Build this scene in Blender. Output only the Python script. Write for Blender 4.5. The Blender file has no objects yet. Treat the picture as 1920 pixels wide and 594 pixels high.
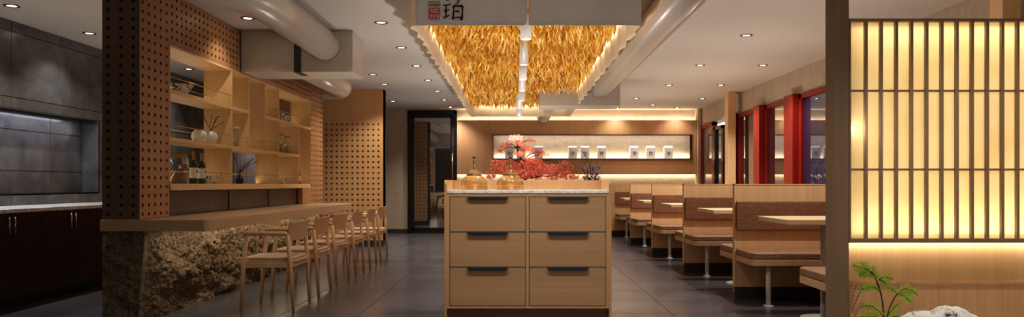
import bpy, math, random
from mathutils import Vector, Matrix, noise
random.seed(7)
R = random.random
def U(a, b): return a + (b - a) * random.random()
C = bpy.context.scene.collection
F = 1320.0; VX = 968.0; VY = 345.0; H = 1.0
def P(px, py, Y): return Vector(((px - VX) * Y / F, Y, H + (VY - py) * Y / F))
def YX(px, X): return X * F / (px - VX)

# ------------------------------------------------------------------ mesh helper
class MB:
    def __init__(s): s.v = []; s.f = []; s.sm = []
    def add(s, vs, fs, smooth=False):
        n = len(s.v); s.v += [tuple(v) for v in vs]
        for f in fs: s.f.append(tuple(i + n for i in f)); s.sm.append(smooth)
        return s
    def box(s, x0, x1, y0, y1, z0, z1):
        x0, x1 = min(x0, x1), max(x0, x1); y0, y1 = min(y0, y1), max(y0, y1); z0, z1 = min(z0, z1), max(z0, z1)
        return s.add([(x0,y0,z0),(x1,y0,z0),(x1,y1,z0),(x0,y1,z0),(x0,y0,z1),(x1,y0,z1),(x1,y1,z1),(x0,y1,z1)],
              [(0,3,2,1),(4,5,6,7),(0,1,5,4),(1,2,6,5),(2,3,7,6),(3,0,4,7)])
    def tube(s, pts, rad, seg=12, caps=True, squash=None):
        pts = [Vector(p) for p in pts]; n = len(pts)
        if not hasattr(rad, '__len__'): rad = [rad] * n
        vs = []; up = None
        for i, p in enumerate(pts):
            t = (pts[min(i+1, n-1)] - pts[max(i-1, 0)]).normalized()
            if up is None:
                up = Vector((0,0,1)) if abs(t.z) < .9 else Vector((1,0,0))
            a = (up - t * up.dot(t)).normalized(); b = t.cross(a); up = a
            for k in range(seg):
                th = 2*math.pi*k/seg
                vs.append(p + a*math.cos(th)*rad[i] + b*math.sin(th)*rad[i]*(squash or 1))
        fs = [(i*seg+k, i*seg+(k+1)%seg, (i+1)*seg+(k+1)%seg, (i+1)*seg+k) for i in range(n-1) for k in range(seg)]
        s.add(vs, fs, True)
        if caps:
            m = len(s.v) - len(vs)
            s.f.append(tuple(m+k for k in reversed(range(seg)))); s.sm.append(False)
            s.f.append(tuple(m+(n-1)*seg+k for k in range(seg))); s.sm.append(False)
        return s
    def lathe(s, prof, c=(0,0,0), seg=24):
        vs = []; c = Vector(c)
        for r, z in prof:
            for k in range(seg):
                th = 2*math.pi*k/seg; vs.append((c.x+r*math.cos(th), c.y+r*math.sin(th), c.z+z))
        fs = [(i*seg+k, i*seg+(k+1)%seg, (i+1)*seg+(k+1)%seg, (i+1)*seg+k) for i in range(len(prof)-1) for k in range(seg)]
        return s.add(vs, fs, True)
    def prism(s, poly, z0, z1, mp=None):
        n = len(poly); mp = mp or (lambda a, b, c: (a, b, c))
        vs = [mp(a, b, z0) for a, b in poly] + [mp(a, b, z1) for a, b in poly]
        fs = [tuple(reversed(range(n))), tuple(range(n, 2*n))] + [(i, (i+1)%n, n+(i+1)%n, n+i) for i in range(n)]
        return s.add(vs, fs)
    def ell(s, c, r, seg=14, rings=8):
        vs = []; c = Vector(c)
        if not hasattr(r, '__len__'): r = (r, r, r)
        for i in range(rings+1):
            a = math.pi*i/rings
            for k in range(seg):
                th = 2*math.pi*k/seg
                vs.append((c.x+r[0]*math.sin(a)*math.cos(th), c.y+r[1]*math.sin(a)*math.sin(th), c.z-r[2]*math.cos(a)))
        fs = [(i*seg+k, i*seg+(k+1)%seg, (i+1)*seg+(k+1)%seg, (i+1)*seg+k) for i in range(rings) for k in range(seg)]
        return s.add(vs, fs, True)

def rootloc(o):
    while o.parent: o = o.parent
    return o.location.copy()
def obj(name, mb, mat, parent=None, bevel=0, recenter=True, fixn=True):
    me = bpy.data.meshes.new(name)
    vs = mb.v
    if parent is not None: off = rootloc(parent)
    elif recenter:
        xs = [v[0] for v in vs]; ys = [v[1] for v in vs]; zs = [v[2] for v in vs]
        off = Vector(((min(xs)+max(xs))/2, (min(ys)+max(ys))/2, min(zs)))
    else: off = Vector((0,0,0))
    me.from_pydata([(v[0]-off.x, v[1]-off.y, v[2]-off.z) for v in vs], [], mb.f)
    me.polygons.foreach_set('use_smooth', mb.sm)
    me.update()
    if fixn and len(mb.f) < 60000:
        import bmesh
        b = bmesh.new(); b.from_mesh(me); bmesh.ops.recalc_face_normals(b, faces=b.faces); b.to_mesh(me); b.free()
    o = bpy.data.objects.new(name, me); C.objects.link(o)
    for m in (mat if isinstance(mat, (list, tuple)) else [mat]): me.materials.append(m)
    if parent is not None: o.parent = parent
    else: o.location = off
    if bevel:
        bv = o.modifiers.new('bevel', 'BEVEL'); bv.width = bevel; bv.segments = 2; bv.limit_method = 'ANGLE'; bv.angle_limit = .6
        bv.harden_normals = False
    return o
def tag(o, label=None, cat=None, group=None, kind=None):
    if label: o['label'] = label
    if cat: o['category'] = cat
    if group: o['group'] = group
    if kind: o['kind'] = kind
    return o
def thing(name, label, cat, loc=(0,0,0), group=None):
    o = bpy.data.objects.new(name, None); C.objects.link(o); o.location = loc; o.empty_display_size = .05
    return tag(o, label, cat, group)
def dup(root, loc, rotz=None, label=None):
    r = root.copy(); C.objects.link(r); r.location = loc
    if rotz is not None: r.rotation_euler.z = rotz
    if label: r['label'] = label
    for ch in list(root.children):
        c = ch.copy(); C.objects.link(c); c.parent = r
        for g in list(ch.children):
            d = g.copy(); C.objects.link(d); d.parent = c
    return r
def struct(name, mb, mat, label, bevel=0, cat='structure'):
    return tag(obj(name, mb, mat, bevel=bevel, recenter=False), label, cat, kind='structure')

# ------------------------------------------------------------------ materials
def srgb(c):
    return tuple(((x/255)/12.92 if x/255 <= .04045 else ((x/255+.055)/1.055)**2.4) for x in c) + (1,)
class N:
    def __init__(s, name):
        s.m = bpy.data.materials.new(name); s.m.use_nodes = True; s.t = s.m.node_tree; s.b = s.t.nodes['Principled BSDF']; s.out = s.t.nodes['Material Output']
    def n(s, typ, **k):
        nd = s.t.nodes.new(typ)
        for a, v in k.items():
            if a in nd.inputs.keys() if False else False: pass
            setattr(nd, a, v)
        return nd
    def l(s, a, b): s.t.links.new(a, b)
    def coord(s, scale=(1,1,1), rot=(0,0,0), kind='Object'):
        tc = s.n('ShaderNodeTexCoord'); mp = s.n('ShaderNodeMapping'); mp.inputs['Scale'].default_value = scale; mp.inputs['Rotation'].default_value = rot
        s.l(tc.outputs[kind], mp.inputs['Vector']); return mp.outputs['Vector']
    def noise(s, vec, scale, detail=4, rough=.5, dist=0):
        nd = s.n('ShaderNodeTexNoise'); nd.inputs['Scale'].default_value = scale; nd.inputs['Detail'].default_value = detail
        nd.inputs['Roughness'].default_value = rough; nd.inputs['Distortion'].default_value = dist; s.l(vec, nd.inputs['Vector']); return nd.outputs['Fac']
    def ramp(s, fac, stops):
        r = s.n('ShaderNodeValToRGB'); e = r.color_ramp.elements
        while len(e) < len(stops): e.new(.5)
        for i, (p, c) in enumerate(stops): e[i].position = p; e[i].color = c if len(c) == 4 else srgb(c)
        s.l(fac, r.inputs['Fac']); return r.outputs['Color']
    def bump(s, h, strength=.3, dist=.01):
        b = s.n('ShaderNodeBump'); b.inputs['Strength'].default_value = strength; b.inputs['Distance'].default_value = dist
        s.l(h, b.inputs['Height']); s.l(b.outputs['Normal'], s.b.inputs['Normal'])
    def set(s, **k):
        for a, v in k.items(): s.b.inputs[a.replace('_', ' ')].default_value = v
        return s
def flat(name, col, rough=.5, metal=0, **k):
    n = N(name); n.set(Base_Color=srgb(col), Roughness=rough, Metallic=metal)
    vec = n.coord((1,1,1)); f = n.noise(vec, 35, 3)
    c = srgb(col); lo = tuple(x*.93 for x in c[:3]) + (1,); hi = tuple(min(1, x*1.05) for x in c[:3]) + (1,)
    n.l(n.ramp(f, [(.3, lo), (.7, hi)]), n.b.inputs['Base Color'])
    for a, v in k.items(): n.b.inputs[a.replace('_', ' ')].default_value = v
    return n.m
def wood(name, c0, c1, axis='z', rough=.42, fine=70, bump=.08):
    n = N(name); sc = {'z': (fine, fine, 1.6), 'x': (1.6, fine, fine), 'y': (fine, 1.6, fine)}[axis]
    v = n.coord(sc); f = n.noise(v, 1, 5, .6, .2)
    v2 = n.coord(tuple(x*.12 for x in sc)); f2 = n.noise(v2, 1, 3, .5, .6)
    mx = n.n('ShaderNodeMath', operation='ADD'); n.l(f, mx.inputs[0]); n.l(f2, mx.inputs[1])
    hf = n.n('ShaderNodeMath', operation='MULTIPLY'); n.l(mx.outputs[0], hf.inputs[0]); hf.inputs[1].default_value = .5
    n.l(n.ramp(hf.outputs[0], [(.3, c0), (.7, c1)]), n.b.inputs['Base Color']); n.set(Roughness=rough); n.bump(f, bump, .002)
    return n.m
def emit(name, col, st):
    n = N(name); n.set(Base_Color=srgb(col), Emission_Color=srgb(col), Emission_Strength=st); return n.m

M = {}
M['oak'] = wood('oak', (208,167,124), (230,194,150))
M['oakx'] = wood('oak_horizontal', (170,130,92), (192,151,110), 'x', fine=60)
M['oaky'] = wood('oak_lengthwise', (190,148,104), (214,174,128), 'y')
M['oakedge'] = wood('oak_pale_edge', (222,184,138), (236,200,156))
M['perf'] = wood('perforated_oak', (156,112,76), (180,134,94), rough=.38)
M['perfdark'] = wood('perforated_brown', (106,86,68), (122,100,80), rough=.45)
M['shelf'] = wood('shelf_maple', (202,164,116), (222,186,136), rough=.45)
M['ctop'] = wood('counter_wood', (178,146,114), (200,168,134), 'y', rough=.33)
M['chair'] = wood('ash_chair', (202,158,116), (220,180,138), rough=.4)
M['postwood'] = wood('post_wood', (136,112,90), (152,127,103), rough=.45)
M['darkwood'] = wood('dark_walnut', (50,27,22), (64,36,28), rough=.35)
M['backwood'] = wood('back_panel_wood', (202,154,112), (220,174,130), rough=.42, fine=30)
M['tabletop'] = wood('table_wood', (232,206,166), (242,218,180), 'x', rough=.35)
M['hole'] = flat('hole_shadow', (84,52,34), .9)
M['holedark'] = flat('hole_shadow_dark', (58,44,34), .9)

def m_floor():
    n = N('floor_tiles'); v = n.coord()
    br = n.n('ShaderNodeTexBrick', offset=0.0); br.inputs['Scale'].default_value = 1
    br.inputs['Brick Width'].default_value = .6; br.inputs['Row Height'].default_value = .6; br.inputs['Mortar Size'].default_value = .0
    br.inputs['Mortar Smooth'].default_value = .2; br.inputs['Color1'].default_value = (.5,.5,.5,1); br.inputs['Color2'].default_value = (.62,.62,.62,1); br.inputs['Mortar'].default_value = (.1,.1,.1,1)
    n.l(v, br.inputs['Vector'])
    f = n.noise(v, 1.6, 5, .5, .2); col = n.ramp(f, [(.25, (92,90,95)), (.5, (101,99,104)), (.75, (112,109,113))])
    mx = n.n('ShaderNodeMix', data_type='RGBA', blend_type='MULTIPLY'); mx.inputs['Factor'].default_value = 1
    s2 = n.n('ShaderNodeMix', data_type='RGBA', blend_type='MIX'); s2.inputs['Factor'].default_value = .45
    n.l(br.outputs['Color'], s2.inputs[6]); s2.inputs[7].default_value = (1,1,1,1)
    n.l(col, mx.inputs[6]); n.l(s2.outputs[2], mx.inputs[7])
    mo = n.n('ShaderNodeMix', data_type='RGBA'); n.l(br.outputs['Fac'], mo.inputs['Factor']); n.l(mx.outputs[2], mo.inputs[6]); mo.inputs[7].default_value = srgb((34,31,31))
    n.l(mo.outputs[2], n.b.inputs['Base Color'])
    f3 = n.noise(v, 2, 3, .5); r = n.ramp(f3, [(.3, (.2,.2,.2,1)), (.7, (.27,.27,.27,1))]); n.l(r, n.b.inputs['Roughness'])
    n.set(Specular_IOR_Level=.6)
    return n.m
M['floor'] = m_floor()
def m_plaster(name, c0, c1, sc=7, b=.35):
    n = N(name); v = n.coord(); f = n.noise(v, sc, 8, .65, 1.6); n.l(n.ramp(f, [(.3, c0), (.7, c1)]), n.b.inputs['Base Color']); n.set(Roughness=.85); n.bump(f, b, .02); return n.m
M['plaster'] = m_plaster('textured_plaster', (176,158,138), (198,180,160))
M['ceiling'] = flat('ceiling_paint', (196,187,178), .8)
M['lightceil'] = M['ceiling']
def m_slab():
    n = N('dark_stone_slab'); v = n.coord(); f = n.noise(v, 2.4, 9, .65, .8)
    n.l(n.ramp(f, [(.28, (70,69,70)), (.5, (94,92,92)), (.75, (120,116,114))]), n.b.inputs['Base Color']); n.set(Roughness=.22); n.bump(f, .05, .01); return n.m
M['slab'] = m_slab()
M['joint'] = flat('dark_joint', (20,20,22), .8)
def m_rock():
    n = N('rough_rock'); v = n.coord((1,1,1)); f = n.noise(v, 16, 12, .72, 1.2); g = n.noise(v, 60, 6, .7)
    n.l(n.ramp(f, [(.32, (78,66,54)), (.5, (146,124,100)), (.7, (192,168,138))]), n.b.inputs['Base Color']); n.set(Roughness=.9)
    mx = n.n('ShaderNodeMath', operation='ADD'); n.l(f, mx.inputs[0]); n.l(g, mx.inputs[1]); n.bump(mx.outputs[0], 1, .03); return n.m
M['rock'] = m_rock()
M['duct'] = flat('painted_duct', (196,184,172), .28, .15)
M['ductbox'] = flat('duct_box_paint', (188,178,166), .4)
M['gun'] = flat('gunmetal', (92,92,94), .35, .85)
M['alu'] = flat('alu_line', (120,122,126), .4, .5)
M['steel'] = flat('white_painted_steel', (224,220,216), .35, .05)
M['black'] = flat('black_frame', (26,22,21), .35)
M['skirt'] = flat('dark_skirting', (58,56,56), .5)
M['brass'] = flat('brass_rod', (206,168,112), .3, .8)
M['chrome'] = flat('chrome', (210,205,200), .15, 1)
M['red'] = flat('red_lacquer', (138,30,18), .45)
M['redd'] = flat('red_lacquer_dark', (120,24,18), .4)
M['white'] = flat('white_ceramic', (226,220,206), .3)
M['paperbag'] = flat('white_paper_bag', (250,246,242), .7)
M['ink'] = flat('black_ink', (30,26,24), .8)
M['sealred'] = flat('seal_red', (206,52,42), .8)
M['lens'] = emit('lamp_lens', (255,240,214), 18)
M['trimring'] = flat('lamp_trim', (92,74,60), .35, .5)
M['cork'] = flat('cork_lid', (178,134,82), .8)
M['led'] = emit('led_strip', (255,226,160), 5)
def m_marble():
    n = N('white_marble'); v = n.coord(); f = n.noise(v, 5, 9, .6, 2.0)
    n.l(n.ramp(f, [(.44, (248,246,244)), (.5, (212,208,208)), (.54, (248,246,244))]), n.b.inputs['Base Color']); n.set(Roughness=.2); return n.m
M['marble'] = m_marble()
def m_leather(name, c0, c1):
    n = N(name); v = n.coord(); vo = n.n('ShaderNodeTexVoronoi'); vo.inputs['Scale'].default_value = 70; n.l(v, vo.inputs['Vector'])
    f = n.noise(v, 25, 5, .6, 1); n.l(n.ramp(f, [(.3, c0), (.7, c1)]), n.b.inputs['Base Color']); n.set(Roughness=.6); n.bump(vo.outputs['Distance'], .5, .006); return n.m
M['leather'] = m_leather('brown_leather', (128,86,62), (150,104,78))
M['cushion'] = m_leather('seat_leather', (150,112,86), (172,132,104))
M['pad'] = m_leather('pale_seat_pad', (180,154,126), (198,172,144))
def m_fabric(name, col, trans):
    n = N(name); n.set(Base_Color=srgb(col), Roughness=.9)
    v = n.coord(); f = n.noise(v, 4, 5, .5); c = srgb(col)
    colr = n.ramp(f, [(.3, tuple(x*.93 for x in c[:3])+(1,)), (.7, c)]); n.l(colr, n.b.inputs['Base Color'])
    w = n.noise(n.coord((1,1,1)), 240, 2); n.bump(w, .12, .001)
    t = n.n('ShaderNodeBsdfTranslucent'); n.l(colr, t.inputs['Color'])
    mx = n.n('ShaderNodeMixShader'); mx.inputs[0].default_value = trans
    n.l(n.b.outputs[0], mx.inputs[1]); n.l(t.outputs[0], mx.inputs[2]); n.l(mx.outputs[0], n.out.inputs['Surface']); return n.m
M['fabric'] = m_fabric('canopy_fabric_grey', (240,233,228), .12)
M['fabricw'] = m_fabric('canopy_fabric_cream', (240,226,200), .45)
M['curtain'] = m_fabric('pale_curtain', (176,166,172), .1)
def m_paper():
    n = N('backlit_paper'); v = n.coord((1,1,1)); f = n.noise(v, 2.6, 6, .6, .5)
    colr = n.ramp(f, [(.3, (244,228,196)), (.7, (252,242,220))])
    f2 = n.noise(n.coord((1.2,1,1.2)), 2.2, 4, .55, .3)
    n.l(colr, n.b.inputs['Base Color']); n.set(Roughness=.9)
    t = n.n('ShaderNodeBsdfTranslucent'); n.l(colr, t.inputs['Color'])
    mx = n.n('ShaderNodeMixShader'); mx.inputs[0].default_value = .75
    n.l(n.b.outputs[0], mx.inputs[1]); n.l(t.outputs[0], mx.inputs[2]); n.l(mx.outputs[0], n.out.inputs['Surface']); return n.m
M['paper'] = m_paper()
def m_pane(name, col, em, r=.03, refl=.55):
    n = N(name); n.set(Base_Color=srgb(col), Roughness=.5, Emission_Color=srgb(col), Emission_Strength=em)
    f = n.noise(n.coord(), 1.2, 3); c = srgb(col); n.l(n.ramp(f, [(.3, tuple(x*.7 for x in c[:3])+(1,)), (.7, c)]), n.b.inputs['Base Color'])
    g = n.n('ShaderNodeBsdfGlossy'); g.inputs['Roughness'].default_value = r; g.inputs['Color'].default_value = (.8,.8,.84,1)
    mx = n.n('ShaderNodeMixShader'); mx.inputs[0].default_value = refl
    n.l(n.b.outputs[0], mx.inputs[1]); n.l(g.outputs[0], mx.inputs[2]); n.l(mx.outputs[0], n.out.inputs['Surface']); return n.m
M['nightpane'] = m_pane('night_window_glass', (40,40,48), .15, .02, .6)
M['bluepane'] = m_pane('blue_night_glass', (16,34,70), .25, .02, .35)
M['doorpane'] = m_pane('dark_door_glass', (30,26,26), .0, .02, .5)
def m_fluted():
    n = N('fluted_glass'); n.set(Base_Color=srgb((88,74,66)), Roughness=.25)
    v = n.coord(); w = n.n('ShaderNodeTexWave', wave_type='BANDS', bands_direction='Y'); w.inputs['Scale'].default_value = 11; n.l(v, w.inputs['Vector'])
    n.l(n.ramp(w.outputs['Fac'], [(.1, (48,38,34)), (.9, (112,96,86))]), n.b.inputs['Base Color']); n.bump(w.outputs['Fac'], .6, .006); n.set(Specular_IOR_Level=.8); return n.m
M['fluted'] = m_fluted()
def m_glass(name, col, rough=.02, alpha=None):
    n = N(name); t = n.n('ShaderNodeBsdfTransparent'); t.inputs['Color'].default_value = srgb(col)
    g = n.n('ShaderNodeBsdfGlossy'); g.inputs['Roughness'].default_value = rough; g.inputs['Color'].default_value = srgb(col)
    lw = n.n('ShaderNodeLayerWeight'); lw.inputs['Blend'].default_value = .35
    ad = n.n('ShaderNodeMath', operation='MULTIPLY_ADD'); n.l(lw.outputs['Facing'], ad.inputs[0]); ad.inputs[1].default_value = .45; ad.inputs[2].default_value = .08
    mx = n.n('ShaderNodeMixShader'); n.l(ad.outputs[0], mx.inputs[0]); n.l(t.outputs[0], mx.inputs[1]); n.l(g.outputs[0], mx.inputs[2]); n.l(mx.outputs[0], n.out.inputs['Surface']); return n.m
M['amber'] = m_glass('amber_glass', (253,246,232), .05)
M['clear'] = m_glass('clear_glass', (238,240,238))
M['olive'] = flat('olive_oil_glass', (62,66,22), .08)
M['oil'] = flat('amber_oil_glass', (150,100,34), .08)
M['label'] = flat('white_label', (222,218,206), .7)
def m_grains():
    n = N('orange_grains'); vo = n.n('ShaderNodeTexVoronoi'); vo.inputs['Scale'].default_value = 110; n.l(n.coord(), vo.inputs['Vector'])
    n.l(n.ramp(vo.outputs['Distance'], [(0, (206,132,78)), (.6, (120,64,36))]), n.b.inputs['Base Color']); n.bump(vo.outputs['Distance'], .6, .004); return n.m
M['grains'] = m_grains()
def m_bowl():
    n = N('floral_bowl_glaze'); f = n.noise(n.coord(), 26, 5, .6, 1.4)
    n.l(n.ramp(f, [(.40, (66,70,56)), (.45, (150,146,126)), (.5, (228,222,206))]), n.b.inputs['Base Color']); n.set(Roughness=.25); return n.m
M['bowl'] = m_bowl()
def m_wheat():
    n = N('golden_wheat'); v = n.coord(kind='Generated')
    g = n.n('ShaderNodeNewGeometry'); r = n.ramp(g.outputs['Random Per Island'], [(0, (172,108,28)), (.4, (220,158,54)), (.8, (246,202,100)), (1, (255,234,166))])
    n.l(r, n.b.inputs['Base Color']); n.set(Roughness=.5, Emission_Strength=.12); n.l(r, n.b.inputs['Emission Color'])  # slight emission makes the ears look more brightly lit
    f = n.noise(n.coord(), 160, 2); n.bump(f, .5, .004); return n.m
M['wheat'] = m_wheat()
def m_wheat1():
    n = N('golden_wheat_single'); oi = n.n('ShaderNodeObjectInfo')
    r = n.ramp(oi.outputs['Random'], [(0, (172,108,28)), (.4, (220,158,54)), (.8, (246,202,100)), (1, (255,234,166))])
    n.l(r, n.b.inputs['Base Color']); n.set(Roughness=.5, Emission_Strength=.12); n.l(r, n.b.inputs['Emission Color']); return n.m  # same added glow as the wheat mass, standing in for light
M['wheat1'] = m_wheat1()
def m_leaf(name, stops, trans=.3):
    n = N(name); g = n.n('ShaderNodeNewGeometry'); r = n.ramp(g.outputs['Random Per Island'], stops)
    n.l(r, n.b.inputs['Base Color']); n.set(Roughness=.6)
    t = n.n('ShaderNodeBsdfTranslucent'); n.l(r, t.inputs['Color'])
    mx = n.n('ShaderNodeMixShader'); mx.inputs[0].default_value = trans
    n.l(n.b.outputs[0], mx.inputs[1]); n.l(t.outputs[0], mx.inputs[2]); n.l(mx.outputs[0], n.out.inputs['Surface']); return n.m
M['maple'] = m_leaf('red_maple_leaf', [(0, (196,76,52)), (.5, (228,112,82)), (.9, (242,152,122)), (1, (252,208,190))], .4)
M['maplepale'] = m_leaf('pale_maple_leaf', [(0, (236,150,120)), (1, (252,226,214))])
M['green'] = m_leaf('green_fern_leaf', [(0, (120,176,50)), (.5, (178,214,76)), (1, (226,238,130))], .4)
M['petal'] = m_leaf('lavender_petal', [(0, (110,90,130)), (.5, (196,180,204)), (1, (240,232,240))], .2)
M['pink'] = m_leaf('pink_petal', [(0, (190,80,90)), (1, (226,150,150))], .2)
M['bark'] = flat('dark_bark', (70,52,44), .9)
M['twig'] = flat('black_twig', (36,26,32), .8)
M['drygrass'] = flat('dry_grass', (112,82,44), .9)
def m_ink():
    n = N('white_ink_marked_stone'); v = n.coord(); f = n.noise(v, 34, 8, .7, 2.0); g = n.noise(v, 9, 4)
    mx = n.n('ShaderNodeMath', operation='ADD'); n.l(f, mx.inputs[0]); n.l(g, mx.inputs[1])
    n.l(n.ramp(mx.outputs[0], [(.80, (24,22,24)), (.87, (130,126,126)), (.93, (245,243,243))]), n.b.inputs['Base Color']); n.set(Roughness=.7)
    n.bump(f, .6, .02); return n.m
M['inkrock'] = m_ink()
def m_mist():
    n = N('hazed_wood_panel'); v = n.coord((60, 60, 1.4)); f = n.noise(v, 1, 5, .6, .2)
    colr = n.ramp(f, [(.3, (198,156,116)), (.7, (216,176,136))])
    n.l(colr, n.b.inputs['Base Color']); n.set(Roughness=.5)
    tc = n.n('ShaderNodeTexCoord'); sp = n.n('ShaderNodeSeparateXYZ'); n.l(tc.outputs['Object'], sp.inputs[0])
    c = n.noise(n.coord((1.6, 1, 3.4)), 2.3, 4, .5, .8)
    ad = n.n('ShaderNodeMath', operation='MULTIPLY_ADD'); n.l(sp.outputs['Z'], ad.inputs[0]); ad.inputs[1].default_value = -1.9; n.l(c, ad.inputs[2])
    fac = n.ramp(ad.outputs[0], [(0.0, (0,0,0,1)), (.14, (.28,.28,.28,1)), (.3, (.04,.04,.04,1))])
    mx = n.n('ShaderNodeMix', data_type='RGBA'); n.l(fac, mx.inputs['Factor']); n.l(colr, mx.inputs[6]); mx.inputs[7].default_value = srgb((224,196,160))  # pale haze in front of the panel, painted into the wood colour
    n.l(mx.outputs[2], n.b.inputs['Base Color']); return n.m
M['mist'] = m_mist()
M['gravel'] = m_plaster('pale_gravel', (150,146,138), (200,196,186), 60, 1)

# ------------------------------------------------------------------ light helpers
def area(name, loc, sx, sy, power, col=(1,.83,.6), rot=(0,0,0), parent=None):
    l = bpy.data.lights.new(name, 'AREA'); l.shape = 'RECTANGLE'; l.size = sx; l.size_y = sy; l.energy = power; l.color = col
    o = bpy.data.objects.new(name, l); C.objects.link(o); o.location = Vector(loc) - (rootloc(parent) if parent else Vector((0,0,0))); o.rotation_euler = rot
    if parent: o.parent = parent
    return o
PI = math.pi
DOWN = (0,0,0); UP = (PI,0,0)

# ------------------------------------------------------------------ SETTING
ZC = 2.52; XR = 3.72; XL = -4.69; YB = 14.40
struct('floor', MB().box(-5.2, 4.0, -2.6, 14.9, -.1, 0), M['floor'], 'dark grey polished floor of square stone tiles', cat='floor')
flo = bpy.data.objects['floor']; jm = MB()
for i in range(-8, 7): jm.box(i*.6-.0025, i*.6+.0025, 1.2, 14.38, 0, .0006)
obj('tile_joints', jm, flat('floor_joint', (30,27,27), .7), flo)
jm = MB()
for j in range(2, 24): jm.box(-4.0, 3.49, j*.6+.05-.0015, j*.6+.05+.0015, 0, .0005)
obj('tile_cross_joints', jm, flat('floor_cross_joint', (48,44,44), .6), flo)
struct('ceiling', MB().box(-5.2, 4.0, -2.6, 14.9, ZC, ZC+.1), M['ceiling'], 'flat pale painted ceiling over the whole dining room', cat='ceiling')
struct('wall_back', MB().box(-5.2, 4.0, YB, YB+.15, 0, ZC), M['plaster'], 'rough beige plaster back wall', cat='wall')
struct('wall_light_block', MB().box(-5.2, -.9, -2.7, -2.6, 0, ZC), M['plaster'], 'added plaster wall behind the camera that blocks light on the left', cat='wall')  # added out of view to keep ambient light off the left side
# right wall with window openings
wins = [(YX(1510, XR), 8.30, 'b')]
wr = MB()
wz1 = 2.17
wr.box(XR, XR+.2, -2.6, 14.9, wz1, ZC); wr.box(XR, XR+.2, -2.6, 14.9, 0, .62)
wr.box(XR, XR+.2, 11.95, 12.55, .62, wz1); wr.box(XR, XR+.2, 14.15, 14.9, 0, wz1)
wr.box(XR, XR+.2, -2.6, 3.2, .62, wz1)
struct('wall_right', wr, M['plaster'], 'plaster wall on the right above the red windows', cat='wall')
struct('baseboard_back', MB().box(-2.9, 2.6, YB-.02, YB, 0, .085), M['skirt'], 'dark skirting along the back wall', cat='skirting')

# kitchen wall of dark slabs
def slabs(mb, X, ys, zs, t=.02, g=.003, skip=()):
    for i in range(len(ys)-1):
        for j in range(len(zs)-1):
            if (i, j) in skip: continue
            mb.box(X-t, X, ys[i]+g, ys[i+1]-g, zs[j]+g, zs[j+1]-g)
kw = MB()
ysU = [3.9, 5.2, 6.54, 7.74, 8.94, 10.14, 10.63, 11.3]
slabs(kw, XL, ysU, [1.71, 1.81, 2.42, 2.52])
slabs(kw, XL, [7.9, 9.1, 10.3, 10.63, 11.3], [.91, 1.13, 1.53, 1.71])
slabs(kw, XL, ysU, [.8, .91])
slabs(kw, XL-.18, [3.9, 4.96, 6.16, 7.36, 7.9], [.91, 1.13, 1.53, 1.75])
kw.box(XL-.18, XL-.0, 7.9, 7.92, .91, 1.71)      # recess end cheek
kw.box(XL-.2, XL-.003, 3.9, 7.9, 1.71, 1.735)
kw.box(XL-.2, XL-.0, 3.9, 7.9, .895, .907)
struct('wall_left', kw, M['slab'], 'dark grey polished stone slab wall of the open kitchen', cat='wall')
kb = MB().box(XL-.4, XL-.021, -2.6, 14.9, 1.736, ZC).box(XL-.4, XL-.201, -2.6, 14.9, 0, ZC).box(XL-.4, XL-.021, 7.921, 14.9, 0, ZC).box(XL-.4, XL-.021, -2.6, 14.9, 0, .894)
struct('wall_kitchen_backing', kb, M['joint'], 'dark joints behind the kitchen wall slabs', cat='wall')

# ------------------------------------------------------------------ KITCHEN CABINETS
XK = -4.05
K = None
klab = ['dark brown base cabinet nearest the camera along the kitchen wall', 'dark brown base cabinet with twin handles, second along the kitchen wall',
        'dark brown base cabinet beside the rough stone base of the bar', 'dark brown base cabinet farthest along the kitchen wall']
for i in range(4):
    y0 = 5.24 + .78*i; 
    t = thing('kitchen_base_cabinet', klab[i], 'cabinet', (XK-.3, y0+.39, 0), 'kitchen base cabinets')
    obj('carcass', MB().box(XL+.02, XK-.022, y0+.002, y0+.778, .09, .765), M['darkwood'], t)
    obj('plinth', MB().box(XL+.05, XK-.03, y0, y0+.78, 0, .09), M['black'], t)
    for k in range(2):
        a = y0 + .39*k
        d = obj('door', MB().box(XK-.02, XK, a+.003, a+.387, .085, .765), M['darkwood'], t, bevel=.0015)
        hy = y0+.39 + (-.032 if k == 0 else .032)
        obj('handle', MB().tube([(XK+.022, hy, .60), (XK+.022, hy, .735)], .006, 8).tube([(XK-.001, hy, .615), (XK+.022, hy, .615)], .004, 6).tube([(XK-.001, hy, .72), (XK+.022, hy, .72)], .004, 6), M['chrome'], d)
tag(obj('kitchen_worktop', MB().box(XL+.001, XK+.01, 5.0, 10.6, .768, .8), M['marble'], bevel=.003), 'thin white stone worktop running over the dark kitchen cabinets', 'worktop')
led = tag(obj('kitchen_led_strip', MB().box(XL-.15, XL-.13, 4.2, 7.85, 1.70, 1.708), M['joint']), 'slim light strip under the stone hood of the kitchen recess', 'light')
area('kitchen_recess_light', (XL-.06, 6.1, 1.69), .06, 3.2, 9, (.75,.83,1), DOWN, led)
# pale curtain seen through the shelves
cm = MB(); vs = []; n = 60
for i in range(n+1):
    y = 11.35 + 1.5*i/n; x = XL+.07 + .03*math.sin(i*1.15)
    vs += [(x, y, .9), (x, y, 2.0)]
cm.add(vs, [(2*i, 2*i+2, 2*i+3, 2*i+1) for i in range(n)], True)
cu = tag(obj('curtain', cm, M['curtain']), 'pale grey folded curtain hanging behind the bar shelves', 'curtain')
rod = MB().tube([(XL+.07, 11.3, 2.01), (XL+.07, 12.9, 2.01)], .01); obj('curtain_rod', rod, M['black'], cu)

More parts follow.
